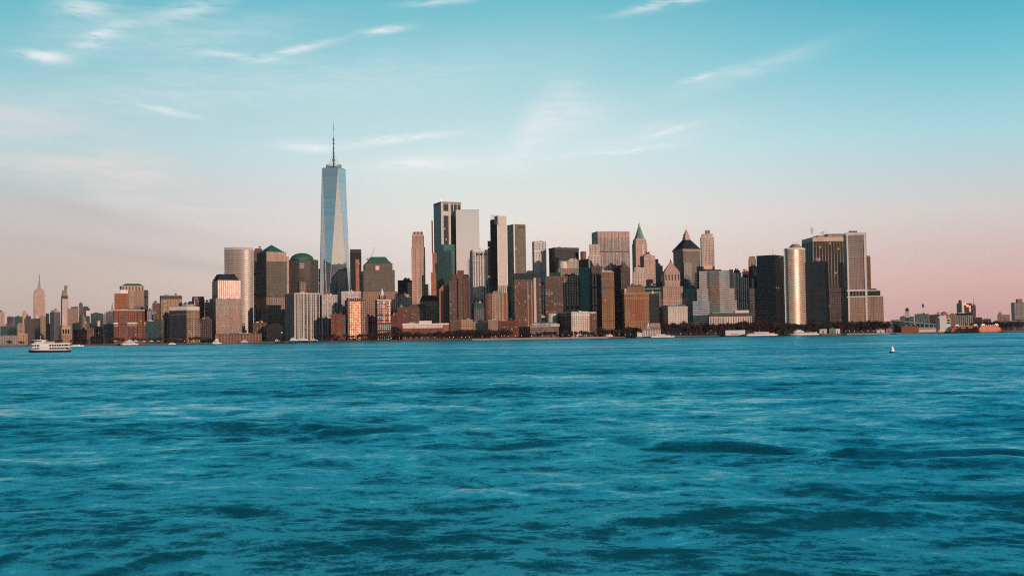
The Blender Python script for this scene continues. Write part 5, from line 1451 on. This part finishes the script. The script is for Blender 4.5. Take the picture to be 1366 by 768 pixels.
for i in range(4):
    f0, f1 = i / 4 * PI / 2, (i + 1) / 4 * PI / 2
    add_cyl(bm, 0, 0, 9.6 * math.cos(f0), max(.1, 9.6 * math.cos(f1)), 1.6 + 4.6 * math.sin(f0), 1.6 + 4.6 * math.sin(f1), 24)
new_obj('canopy', bm, 'tent_white', e, smooth=True)
bm = new_bm(); add_cyl(bm, 0, 0, 9.2, 9.2, 0, 1.6, 24); new_obj('side_wall', bm, 'tan_plain', e)
# white pier house with clock steeple
b = Bld('pier_house', 'long white pier house with slim white steeple and green-grey roof', 2370, 857, 857.2, 881.5, 442, asp=.5)
W, L = b.W, b.L
b.root.location.z = 0
z_ = lambda v: b.z(v) + GZ
b.box('pier_deck', 'timber', -2, 2.2, -14, W + 4, -2, L + 6)
b.box('body', 'low_white', 2.25, z_(440)); b.hip('roof', 'moss_stone', z_(440), z_(436), 5, out=1)
b.box('rear_block', 'tan_plain', 2.25, z_(431), b.a(867.5), b.a(881), L * .6, L - .5)
b.box('steeple', 'white_plain', 2.25, z_(434), b.a(862.9), b.a(866.4), 2, 7)
bm = new_bm(); cx = (b.a(862.9) + b.a(866.4)) / 2; add_cyl(bm, cx, 4.5, 3.2, 2.6, z_(434), z_(433), 8); add_cyl(bm, cx, 4.5, 2.4, .2, z_(433), z_(429.8), 8); b.part('steeple_cap', bm, 'white_plain')
bm = new_bm(); cl = [(cx + 1.5 * math.cos(2 * PI * i / 16), 1.9, z_(436.5) + 1.5 * math.sin(2 * PI * i / 16)) for i in range(16)]; bm.faces.new([bm.verts.new(c_) for c_ in cl]); b.part('clock_face', bm, 'dark_plain')
b.box('low_wing', 'white_plain', 2.25, z_(443.5), b.a(850), -.1, 1, L - 2)
# white terminal shed on the landing pier
b = Bld('landing_shed', 'white landing shed with red panels on the dark pier', 2384, 967.5, 967.7, 994, 441, asp=.3)
b.root.location.z = 2.2
z1 = b.z(440.6) + GZ - 2.2
b.box('body', 'white_paint', 0, z1); b.ring('roof_edge', 'steel', z1, z1 + .6, .5)
for i in range(6): b.box('red_panel', 'boat_red', 1.2, 3.0, b.W * (.28 + .07 * i), b.W * (.33 + .07 * i), -.3, -.02)
for k, (u0, u1, v, m_, lab) in enumerate(((1093, 1103, 438.6, 'off_white', 'small beige quay hut right of the park ferry'), (1106, 1114, 438, 'copper_pale', 'small teal quay hut between beige and white huts'), (1114.5, 1120.5, 438.6, 'white_paint', 'small white quay hut right of the teal hut'),
        (1170, 1180, 440, 'white_paint', 'small white quay hut under the tan tower wing'), (1182, 1190, 438.5, 'tan_plain', 'small tan quay hut left of the teal terminal'))):
    b = Bld('quay_hut', lab, 2402, u0, u0 + .2, u1, v, asp=.5)
    b.box('body', m_, 0, b.z(v)); b.hip('roof', 'grey_plain', b.z(v), b.z(v - .7), 2)
    b.box('door', 'dark_plain', 0, b.z(v) * .6, b.W * .4, b.W * .55, -.2, -.02)

# =================================================================== boats
def hull_bm(L, Wd, H, bow=.22, stern=.05, z0=-.8):
    bm = new_bm()
    n = 14
    def outline(s_, extra=0.):
        pts = []
        for i in range(n + 1):
            f = i / n; x = -L / 2 + L * f
            w = Wd / 2
            if f > 1 - bow: w *= max(.02, 1 - ((f - 1 + bow) / bow) ** 1.8)
            if f < stern: w *= .8 + .2 * f / stern
            pts.append((x * s_ if f < .5 else x * (s_ - extra * max(0, f - .5) * .3), -w * s_))
        return pts + [(x, -y) for x, y in reversed(pts)]
    lo, hi = outline(.94, .2), outline(1.0)
    A = [bm.verts.new((x, y, z0)) for x, y in lo]
    B = [bm.verts.new((x, y, H + (.25 * H * max(0, (x / L + .1)) if x > 0 else 0))) for x, y in hi]
    m_ = len(A)
    for i in range(m_): bm.faces.new((A[i], A[(i + 1) % m_], B[(i + 1) % m_], B[i]))
    for P in (A, B):
        k = m_ // 2
        for i in range(k - 1): bm.faces.new((P[i], P[i + 1], P[m_ - 2 - i], P[m_ - 1 - i]) if P is B else (P[m_ - 1 - i], P[m_ - 2 - i], P[i + 1], P[i]))
    return bm
def boat(name, label, cat, u0, u1, vw, decks, hull='white_paint', D=None, flip=False, hh=2.0, wid=.24, boot='hull_dark', mast=None, yaw=0., group=None, z0=0., funnel=None, house='white_paint'):
    uc = (u0 + u1) / 2
    if D is None: D = (CAM.z) * FOC / max(1., vw - horizon_v(uc))
    a, c = at(u0, vw, D), at(u1, vw, D)
    L = c.x - a.x
    q = at(uc, vw, D)
    e = empty(name, label, cat, (q.x, D, z0), (PI if flip else 0) + yaw, group)
    W = max(2.4, L * wid)
    new_obj('hull', hull_bm(L, W, hh), hull, e)
    bm = hull_bm(L * 1.004, W * 1.01, .28 * hh, z0=-.85); new_obj('boot_stripe', bm, boot, e)
    z = hh
    for (f0, f1, h, win) in decks:       # superstructure storeys: fore and aft extent, height, window band
        x0, x1 = -L / 2 + L * f0, -L / 2 + L * f1
        w = W * .43
        bm = new_bm()
        prism(bm, [(x0, -w), (x1 - .5 * h, -w), (x1, -w * .5), (x1, w * .5), (x1 - .5 * h, w), (x0, w)], z, z + h, cap=0); d = new_obj('deck_house', bm, house, e)
        if win:
            n = max(2, int((x1 - x0 - h) / 2.6)); st = (x1 - x0 - h) / n
            for sg in (-1, 1):
                bm = new_bm()
                for i in range(n):
                    yy = sg * w
                    add_box(bm, x0 + .3 * h + st * i + .25, x0 + .3 * h + st * (i + 1) - .25, min(yy, yy + sg * .06), max(yy, yy + sg * .06), z + h * .38, z + h * .78)
                new_obj('window_band', bm, 'dark_glass', d)
        bm = new_bm(); add_box(bm, x0 - .4, x1 + .2, -w - .5, w + .5, z + h + .01, z + h + .22); new_obj('deck_edge', bm, house, d)
        z += h + .24
    if mast:
        bm = new_bm(); x = -L / 2 + L * mast[0]; add_bar(bm, (x, 0, z - .5), (x, 0, z + mast[1]), .12, 5); add_bar(bm, (x, -1.2, z + mast[1] * .7), (x, 1.2, z + mast[1] * .7), .08, 4); new_obj('mast', bm, 'white_paint', e)
    if funnel:
        bm = new_bm(); x = -L / 2 + L * funnel; add_cyl(bm, x, 0, .9, .7, z - .3, z + 2.6, 12); new_obj('funnel', bm, 'hull_dark', e)
    return e, L, W, z

# the big ferry on the left: open decks with white bulwarks and dark gaps between them
uc = 65; vw = 469.6; D = 8.0 * FOC / (vw - horizon_v(uc))
a, c = at(35.5, vw, D), at(94, vw, D); L = c.x - a.x; q = at(uc, vw, D); W = 9.0
e = empty('passenger_ferry', 'large white triple-decked ferry crossing the water on the left', 'ferry', (q.x, D, 0), PI - .12)
new_obj('hull', hull_bm(L, W, 1.5, bow=.3), 'hull_dark', e)
bm = hull_bm(L * 1.005, W * 1.02, 2.5, bow=.3, z0=1.35); new_obj('bulwark', bm, 'white_paint', e)
zf = [2.5, 5.0, 7.5]
def deck_poly(x0, x1, w): return [(x0, -w), (x1 - 3, -w), (x1, -w * .45), (x1, w * .45), (x1 - 3, w), (x0, w)]
specs = [(-L * .46, L * .40, 4.0), (-L * .45, L * .40, 4.0)]
for k, (x0, x1, w) in enumerate(specs):
    z = zf[k]
    bm = new_bm(); prism(bm, deck_poly(x0 + 1, x1 - 2.5, w - .6), z, z + 1.25, cap=0); dk = new_obj('cabin', bm, 'dark_glass', e)
    bm = new_bm()
    n = 12
    for i in range(n + 1):
        for sg in (-1, 1): add_box(bm, x0 + 1 + (x1 - x0 - 5) * i / n - .12, x0 + 1 + (x1 - x0 - 5) * i / n + .12, sg * (w - .1) - .1, sg * (w - .1) + .1, z, z + 1.27)
    new_obj('stanchion', bm, 'white_paint', dk)
    bm = new_bm(); add_box(bm, -L * .06, L * .16, -w + .15, w - .15, z, z + 1.26); new_obj('stair_house', bm, 'white_paint', dk)
    bm = new_bm(); prism(bm, deck_poly(x0, x1 + .6, w + .2), z + 1.27, z + 2.48, cap=0); A = [bm.verts.new((x, y, z + 1.27)) for x, y in deck_poly(x0, x1 + .6, w + .2)]; bm.faces.new(list(reversed(A))); new_obj('deck_rail', bm, 'white_paint', e)
bm = new_bm()
for i in range(16):
    x = -L * .45 + L * .8 * i / 15
    for sg in (-1, 1): add_bar(bm, (x, sg * 3.95, 7.45), (x, sg * 3.95, 8.5), .05, 4)
for sg in (-1, 1):
    for zz in (8.0, 8.5): add_bar(bm, (-L * .45, sg * 3.95, zz), (L * .35, sg * 3.95, zz), .05, 4)
new_obj('railing', bm, 'steel', e)
bm = new_bm(); prism(bm, deck_poly(L * .10, L * .34, 2.6), 7.5, 10.3, cap=0); ph_ = new_obj('pilot_house', bm, 'white_paint', e)
bm = new_bm(); prism(bm, deck_poly(L * .14, L * .345, 2.64), 8.9, 9.7, cap=0); new_obj('window_band', bm, 'dark_glass', ph_)
bm = new_bm(); add_box(bm, L * .06, L * .36, -3.0, 3.0, 10.32, 10.5); new_obj('roof', bm, 'white_paint', ph_)
bm = new_bm(); add_box(bm, -L * .12, L * .06, -1.6, 1.6, 7.5, 9.0); new_obj('deck_house', bm, 'off_white', e)
bm = new_bm(); add_bar(bm, (L * .2, 0, 10.5), (L * .2, 0, 14.0), .1, 5); add_bar(bm, (L * .2, -1.2, 12.6), (L * .2, 1.2, 12.6), .07, 4); new_obj('mast', bm, 'white_paint', e)
bm = new_bm()
for sg in (-1, 1): add_box(bm, -L * .42, -L * .24, sg * 3.6 - .5, sg * 3.6 + .5, 2.6, 3.6)
new_obj('brown_bench', bm, 'timber', e)

boat('motor_boat', 'white low motorboat just right of the big ferry', 'boat', 93, 112, 461.6, [(.25, .7, 1.6, True)], hh=2.2, D=2000, wid=.2)
boat('white_ship', 'white ship with raked bow moored beside the peaked tents', 'boat', 160.5, 184.5, 460.2, [(.2, .85, 2.6, True), (.3, .7, 2.4, True), (.4, .56, 2.2, True)], hh=3.6, D=2360, mast=(.48, 6), flip=True, funnel=.35)
boat('motor_boat', 'small white motorboat before the louvred hotel block', 'boat', 224.5, 235, 459.2, [(.2, .75, 1.8, True)], hh=1.8, D=2360, mast=(.4, 2))
boat('tug_boat', 'white tugboat with tall pilothouse before the stepped-top granite tower', 'boat', 282, 296, 459.5, [(.3, .85, 2.6, True), (.35, .68, 2.6, True), (.4, .6, 2.6, True)], hh=2.6, D=2300, mast=(.5, 6.5), hull='white_paint', wid=.34, flip=True)
boat('water_taxi', 'blue and white water taxi left of the black breakwater pier', 'boat', 319.5, 333, 458.2, [(.15, .8, 2.2, True), (.3, .6, 2., True)], hh=2.2, D=2380, hull='hull_blue', mast=(.45, 2))
for k, (u0, u1, h3, lab, ma) in enumerate(((386, 397.5, True, 'white motor yacht behind the breakwater, left of the larger yacht', 3), (397.8, 411, True, 'largest white motor yacht behind the breakwater', 4), (411.5, 424, False, 'low white motor yacht at the right end of the breakwater', 2), (366, 373, False, 'small white cabin cruiser behind the breakwater', 2))):
    boat('motor_yacht', lab, 'yacht', u0, u1, 457, [(.15, .8, 2.3, True), (.25, .62, 2.0, True)] if h3 else [(.2, .7, 2.2, True)], hh=5.6 if h3 else 4.8, D=2362, mast=(.45, ma), wid=.26)
boat('excursion_boat', 'long white excursion boat by the steepled pier house', 'boat', 868, 900.5, 449.7, [(.1, .8, 2.2, True), (.2, .6, 1.8, True)], hh=2.4, D=2340, wid=.18)
boat('ferry_boat', 'white ferry beside the landing shed with red panels', 'ferry', 995, 1038, 447.4, [(.06, .88, 2.6, True), (.25, .7, 2.4, True)], hh=3.0, D=2365, wid=.18, mast=(.42, 4))
boat('ferry_boat', 'white ferry with raised bow cabin under the golden tower', 'ferry', 1054.5, 1092.5, 446.3, [(.08, .9, 2.8, True), (.55, .88, 2.6, True), (.64, .8, 2.4, True)], hh=3.4, D=2365, wid=.2, flip=True, mast=(.75, 3))
boat('barge', 'dark flat work barge with yellow crates off the marina pier', 'boat', 410, 425.5, 457.6, [(.1, .5, 2.6, True)], hh=2.2, D=2325, hull='hull_dark', wid=.3, house='gold')
def orange_ferry(u0, u1, vw, D, label, flip, yaw):
    e_, L, W, z = boat('orange_ferry', label, 'ferry', u0, u1, vw, [(.04, .94, 4.2, True), (.09, .86, 3.6, True)], hull='ferry_orange', house='ferry_orange', D=D, hh=6.2, wid=.2, flip=flip, yaw=yaw, group='orange ferries at the terminal')
    bm = new_bm()
    for fx in (-.28, .28): add_box(bm, L * fx - 3, L * fx + 3, -2.5, 2.5, z, z + 3.4)
    new_obj('pilot_house', bm, 'white_paint', e_)
    bm = new_bm(); add_cyl(bm, 0, 0, 2.2, 1.8, z, z + 5, 12); new_obj('funnel', bm, 'hull_dark', e_)
    bm = new_bm()
    for i in range(9): add_box(bm, -L * .36 + L * .085 * i, -L * .36 + L * .085 * i + 1.6, -W * .38, -W * .38 + 1, z, z + 1.1); add_box(bm, -L * .36 + L * .085 * i, -L * .36 + L * .085 * i + 1.6, W * .38 - 1, W * .38, z, z + 1.1)
    new_obj('life_raft', bm, 'white_paint', e_)
orange_ferry(1268, 1310, 443.3, 2390, 'orange ferry docked at the white gate tower, partly hidden by its twin', False, -.05)
orange_ferry(1303, 1337, 443.0, 2345, 'orange ferry in front, its lit side toward the open water', False, .12)
# channel buoy
uc, vw = 1190, 470.0; D = 8.0 * FOC / (vw - horizon_v(uc)); q = at(uc, vw, D); k_ = D / FOC
e = empty('buoy', 'white conical buoy with dark float riding on the open water', 'buoy', (q.x, D, 0), .4)
e.rotation_euler[1] = .08
bm = new_bm(); add_cyl(bm, 0, 0, 3.2 * k_, 3.7 * k_, -.5, .7 * k_, 16); add_cyl(bm, 0, 0, 3.7 * k_, 3.1 * k_, .7 * k_, 1.3 * k_, 16); new_obj('float', bm, 'hull_dark', e)
bm = new_bm()
for r0, r1, z0, z1 in ((3.0, 2.9, 1.3, 3.2), (2.9, 2.4, 3.2, 5.2), (2.4, 1.5, 5.2, 7.2), (1.5, .6, 7.2, 8.4)): add_cyl(bm, 0, 0, r0 * k_, r1 * k_, z0 * k_, z1 * k_ , 16)
new_obj('cone', bm, 'white_paint', e)
bm = new_bm(); add_cyl(bm, 0, 0, .4 * k_, .3 * k_, 8.4 * k_, 9.4 * k_, 8); new_obj('lantern', bm, 'off_white', e)
# =================================================================== light, sky, air
SUN_AZ = math.radians(37)       # to the right of straight behind the camera
SUN_EL = math.radians(8)
sd = Vector((math.sin(SUN_AZ) * math.cos(SUN_EL), -math.cos(SUN_AZ) * math.cos(SUN_EL), math.sin(SUN_EL)))
sl = bpy.data.lights.new('sun', 'SUN'); sl.energy = 3.5; sl.angle = math.radians(.53); sl.color = (1.0, .69, .55)
so = bpy.data.objects.new('sun', sl); COL.objects.link(so)
so.rotation_euler = sd.to_track_quat('Z', 'Y').to_euler()

world = bpy.data.worlds.new("World"); scene.world = world; world.use_nodes = True
world.node_tree.nodes.clear(); nt = NT(world.node_tree)
out = nt.node('ShaderNodeOutputWorld'); bg = nt.node('ShaderNodeBackground')
sky = nt.node('ShaderNodeTexSky'); sky.sky_type = 'NISHITA'; sky.sun_disc = False
sky.sun_elevation = SUN_EL; sky.sun_rotation = math.pi - SUN_AZ
sky.air_density = 1.0; sky.dust_density = 1.5; sky.ozone_density = 1.5
tc = nt.node('ShaderNodeTexCoord'); d = tc.outputs['Generated']
sep = nt.node('ShaderNodeSeparateXYZ'); nt.l.new(d, sep.inputs[0])
el = nt.m('MULTIPLY', nt.m('ARCSINE', sep.outputs[2]), 180 / PI)            # degrees above the horizon
az = nt.m('MULTIPLY', nt.m('ARCTAN2', sep.outputs[0], sep.outputs[1]), 180 / PI)   # degrees right of the view
# low warm dusk band rising into teal; three azimuths
e01 = nt.m('DIVIDE', nt.m('ADD', el, 2.0), 62.0, clamp=True)
P = lambda deg: (deg + 2.) / 62.
def stops(cols): return [(P(a), lin(*c)) for a, c in cols]
zen = (60, (20, 70, 100))
L_ = nt.ramp(e01, stops([(0, (186, 165, 160)), (2.4, (196, 178, 170)), (5.5, (194, 187, 184)), (9, (176, 203, 208)), (12.8, (134, 191, 202)), (16.3, (90, 176, 192)), (28, (44, 118, 146)), zen]))
C_ = nt.ramp(e01, stops([(0, (214, 184, 175)), (2.4, (226, 204, 196)), (5.5, (227, 220, 214)), (9, (200, 221, 223)), (12.8, (154, 202, 211)), (16.3, (104, 182, 197)), (28, (40, 120, 150)), zen]))
R_ = nt.ramp(e01, stops([(0, (196, 152, 149)), (2.4, (213, 175, 170)), (5.5, (207, 200, 198)), (9, (165, 207, 216)), (12.8, (106, 187, 203)), (16.3, (50, 160, 184)), (28, (26, 108, 145)), zen]))
tl = nt.remap(az, -24, -1); tr = nt.remap(az, 1, 24)
grad = nt.mix(tr, nt.mix(tl, L_, C_), R_)
# towards the sun behind the camera the low sky is warmer, dimmed to keep glass and shaded walls dark
sunward = nt.vm('DOT_PRODUCT', d, (math.sin(SUN_AZ), -math.cos(SUN_AZ), 0.06))
W_ = nt.ramp(e01, stops([(0, (206, 158, 132)), (4, (214, 188, 174)), (10, (150, 166, 172)), (20, (66, 112, 132)), (60, (24, 66, 92))]))
grad = nt.mix(nt.remap(sunward, -.25, .9), grad, W_)
N_ = nt.ramp(e01, stops([(0, (116, 122, 122)), (4, (130, 154, 158)), (10, (112, 158, 170)), (20, (44, 98, 124)), zen]))
away = nt.vm('DOT_PRODUCT', d, (-.80, -.60, 0))
grad = nt.mix(nt.remap(away, .45, .9), grad, N_)
# the measured dusk colours carried by the physical sky
base = nt.mix(.94, nt.mix(1.0, sky.outputs[0], (1.0, 1.0, 1.0, 1), 'MULTIPLY'), nt.vm('SCALE', grad))
grad_scale = base.node.inputs[7].links[0].from_node; grad_scale.inputs['Scale'].default_value = 11.5

# clouds: wisps high in the air, each with its own bearing (degrees), laid out on the dome
def sky_pos(u, v):
    w = ray(u, v).normalized()
    return math.degrees(math.atan2(w.x, w.y)), math.degrees(math.asin(w.z))
cmb = nt.node('ShaderNodeCombineXYZ'); nt.put(cmb.inputs[0], az); nt.put(cmb.inputs[1], el)
AE = cmb.outputs[0]
warp = nt.node('ShaderNodeTexNoise'); nt.put(warp.inputs['Vector'], nt.mapping(AE, (.35, .9, 1))); warp.inputs['Scale'].default_value = 1.0; warp.inputs['Detail'].default_value = 4
wv = nt.vm('SCALE', nt.vm('SUBTRACT', warp.outputs['Color'], (.5, .5, .5))); wv.node.inputs['Scale'].default_value = .9
AEw = nt.vm('ADD', AE, nt.vm('MULTIPLY', wv, (1.0, .45, 0)))
fib = nt.noise(nt.mapping(AEw, (.45, 3.2, 1), rot=(0, 0, -.12)), 1.0, 4, .55)
fibf = nt.noise(nt.mapping(AEw, (1.3, 5.0, 1), rot=(0, 0, -.2)), 1.0, 3, .5)
tex = nt.remap(nt.m('ADD', nt.m('MULTIPLY', fib, .6), nt.m('MULTIPLY', fibf, .4)), .30, .56)
def wisp(u, v, hw, hh, rot, amt, total):
    """soft streak centred on the bearing seen at picture position (u, v); half sizes in degrees"""
    a0, e0 = sky_pos(u, v)
    q = nt.vm('SUBTRACT', AEw, (a0, e0, 0))
    q = nt.mapping(q, (1, 1, 1), rot=(0, 0, -rot))
    s_ = nt.vm('MULTIPLY', q, (1 / hw, 1 / hh, 0))
    r2 = nt.vm('DOT_PRODUCT', s_, s_)
    g = nt.m('POWER', 2.718, nt.m('MULTIPLY', r2, -1.0))
    g = nt.m('MULTIPLY', g, amt)
    return g if total is None else nt.m('ADD', total, g)
px2 = 1 / 27.2     # one picture pixel in degrees
tot = None
for (u, v, hw, hh, deg, amt) in ((58, 75, 27, 7, -3, .75), (124, 56, 26, 10, 20, .42), (145, 42, 30, 8, 24, .3), (112, 10, 36, 13, 8, .5), (250, 14, 46, 11, 14, .42), (315, 76, 50, 4, -2, .45), (395, 67, 46, 4.5, 14, .6), (512, 42, 30, 4.5, 8, .65),
        (220, 146, 42, 5, -14, .45), (410, 195, 32, 6, -4, .6), (530, 187, 64, 4.5, 6, .7), (558, 218, 54, 7, 2, .65), (940, 103, 32, 4, 12, .45), (1010, 88, 80, 5, 16, .12), (890, 175, 30, 3.5, 14, .45),
        (830, 201, 66, 4, 4, .42), (890, 6, 62, 5, 8, .5), (585, 3, 46, 4.5, 4, .42)):
    tot = wisp(u, v, hw * px2, hh * px2, math.radians(deg), amt, tot)
mask = nt.m('MULTIPLY', nt.m('MULTIPLY', tot, tex), 1.0, clamp=True)
cloudc = nt.vm('SCALE', c4(lin(243, 238, 236))[:3]); cloudc.node.inputs['Scale'].default_value = 11.5
col = nt.mix(nt.m('MULTIPLY', mask, .95), base, cloudc)
# the broad veil low on the left: pale upper sheet and grey-mauve bands
b1 = None
for (u, v, hw, hh, deg, amt) in ((140, 235, 300, 50, -15, .6), (60, 185, 170, 34, -20, .4), (330, 310, 240, 40, -10, .35)):
    b1 = wisp(u, v, hw * px2, hh * px2, math.radians(deg), amt, b1)
soft = nt.remap(nt.noise(nt.mapping(AEw, (.12, .7, 1), rot=(0, 0, .2)), 1.0, 5, .62), .34, .66, .15, 1.)
b0 = None
for (u, v, hw, hh, deg, amt) in ((705, 185, 20, 44, -36, .45), (745, 140, 26, 40, -40, .35), (775, 160, 50, 22, 20, .35), (290, 50, 120, 22, 12, .25), (600, 225, 150, 20, 4, .3), (150, 40, 90, 22, 10, .3), (220, 120, 230, 34, 8, .25), (520, 110, 200, 34, 8, .2), (870, 180, 90, 14, 8, .25), (1000, 95, 110, 12, 15, .2)):
    b0 = wisp(u, v, hw * px2, hh * px2, math.radians(deg), amt, b0)
pale = nt.vm('SCALE', c4(lin(226, 228, 228))[:3]); pale.node.inputs['Scale'].default_value = 11.5
col = nt.mix(nt.m('MULTIPLY', b0, nt.remap(fib, .3, .7, .55, 1.15), clamp=True), col, pale)
veil = nt.vm('SCALE', c4(lin(214, 208, 206))[:3]); veil.node.inputs['Scale'].default_value = 11.5
col = nt.mix(nt.m('MULTIPLY', b1, soft, clamp=True), col, veil)
b2 = None
for (u, v, hw, hh, deg, amt) in ((110, 285, 200, 14, -13, .32), (240, 348, 200, 9, -8, .34), (20, 252, 130, 9, -15, .25), (380, 330, 150, 8, -10, .2)):
    b2 = wisp(u, v, hw * px2, hh * px2, math.radians(deg), amt, b2)
mauve = nt.vm('SCALE', c4(lin(166, 158, 162))[:3]); mauve.node.inputs['Scale'].default_value = 11.5
col = nt.mix(nt.m('MULTIPLY', b2, soft, clamp=True), col, mauve)
nt.put(bg.inputs['Color'], col); bg.inputs['Strength'].default_value = 0.1
nt.l.new(bg.outputs[0], out.inputs[0])
world.cycles.sampling_method = 'MANUAL'; world.cycles.sample_map_resolution = 1024

# steam from the roof vents of the wide tower
def steam(loc, sx, sy, sz, dens, label):
    bm = new_bm(); bmesh.ops.create_icosphere(bm, subdivisions=3, radius=1)
    o = new_obj('steam', bm, 'steam'); o.location = loc; o.scale = (sx, sy, sz); o.rotation_euler = (0, -.22, 0)
    tag(o, label, 'steam', kind='stuff')
mt, n2, ou = new_mat('steam')
tcs = n2.node('ShaderNodeTexCoord')
r2 = n2.vm('LENGTH', tcs.outputs['Object'])
nn = n2.noise(n2.mapping(tcs.outputs['Object'], (1.6, 1.6, 1.6)), 1.0, 4, .6)
pv = n2.node('ShaderNodeVolumePrincipled'); pv.inputs['Color'].default_value = (.72, .86, .98, 1)
n2.put(pv.inputs['Density'], n2.m('MULTIPLY', n2.m('MULTIPLY', n2.remap(r2, 1.0, .2), n2.remap(nn, .38, .7)), .30))
n2.l.new(pv.outputs[0], ou.inputs['Volume'])
steam(SMOKE + Vector((0, 0, 3)), 6, 6, 14, .1, 'bluish steam plume rising from the wide pier-striped tower')
steam(SMOKE2 + Vector((0, 0, 1)), 9, 6, 6, .1, 'faint pale steam puff right of the bluish plume')

HAZE = 1.4e-5
if HAZE:
    bm = new_bm(); add_box(bm, -5800, 5800, -150, 9200, -2.2, 640)
    mt, n2, ou = new_mat('haze')
    pv = n2.node('ShaderNodeVolumePrincipled'); pv.inputs['Color'].default_value = (.86, .80, .80, 1); pv.inputs['Density'].default_value = HAZE; pv.inputs['Anisotropy'].default_value = .2
    n2.l.new(pv.outputs[0], ou.inputs['Volume'])
    o = new_obj('haze', bm, 'haze'); o['kind'] = 'stuff'
    tag(o, 'thin pale dusk haze over the harbour and city', 'haze', kind='stuff')

scene.render.engine = 'CYCLES'
scene.cycles.use_denoising = False
scene.cycles.filter_width = 1.1
scene.cycles.sample_clamp_indirect = 1.2
scene.cycles.sample_clamp_direct = 5.0
scene.cycles.max_bounces = 6; scene.cycles.diffuse_bounces = 3; scene.cycles.glossy_bounces = 3; scene.cycles.volume_bounces = 0
scene.cycles.caustics_reflective = False; scene.cycles.caustics_refractive = False
scene.view_settings.view_transform = 'Standard'
scene.view_settings.look = 'None'
scene.view_settings.exposure = 0.0
scene.view_settings.gamma = 1.0
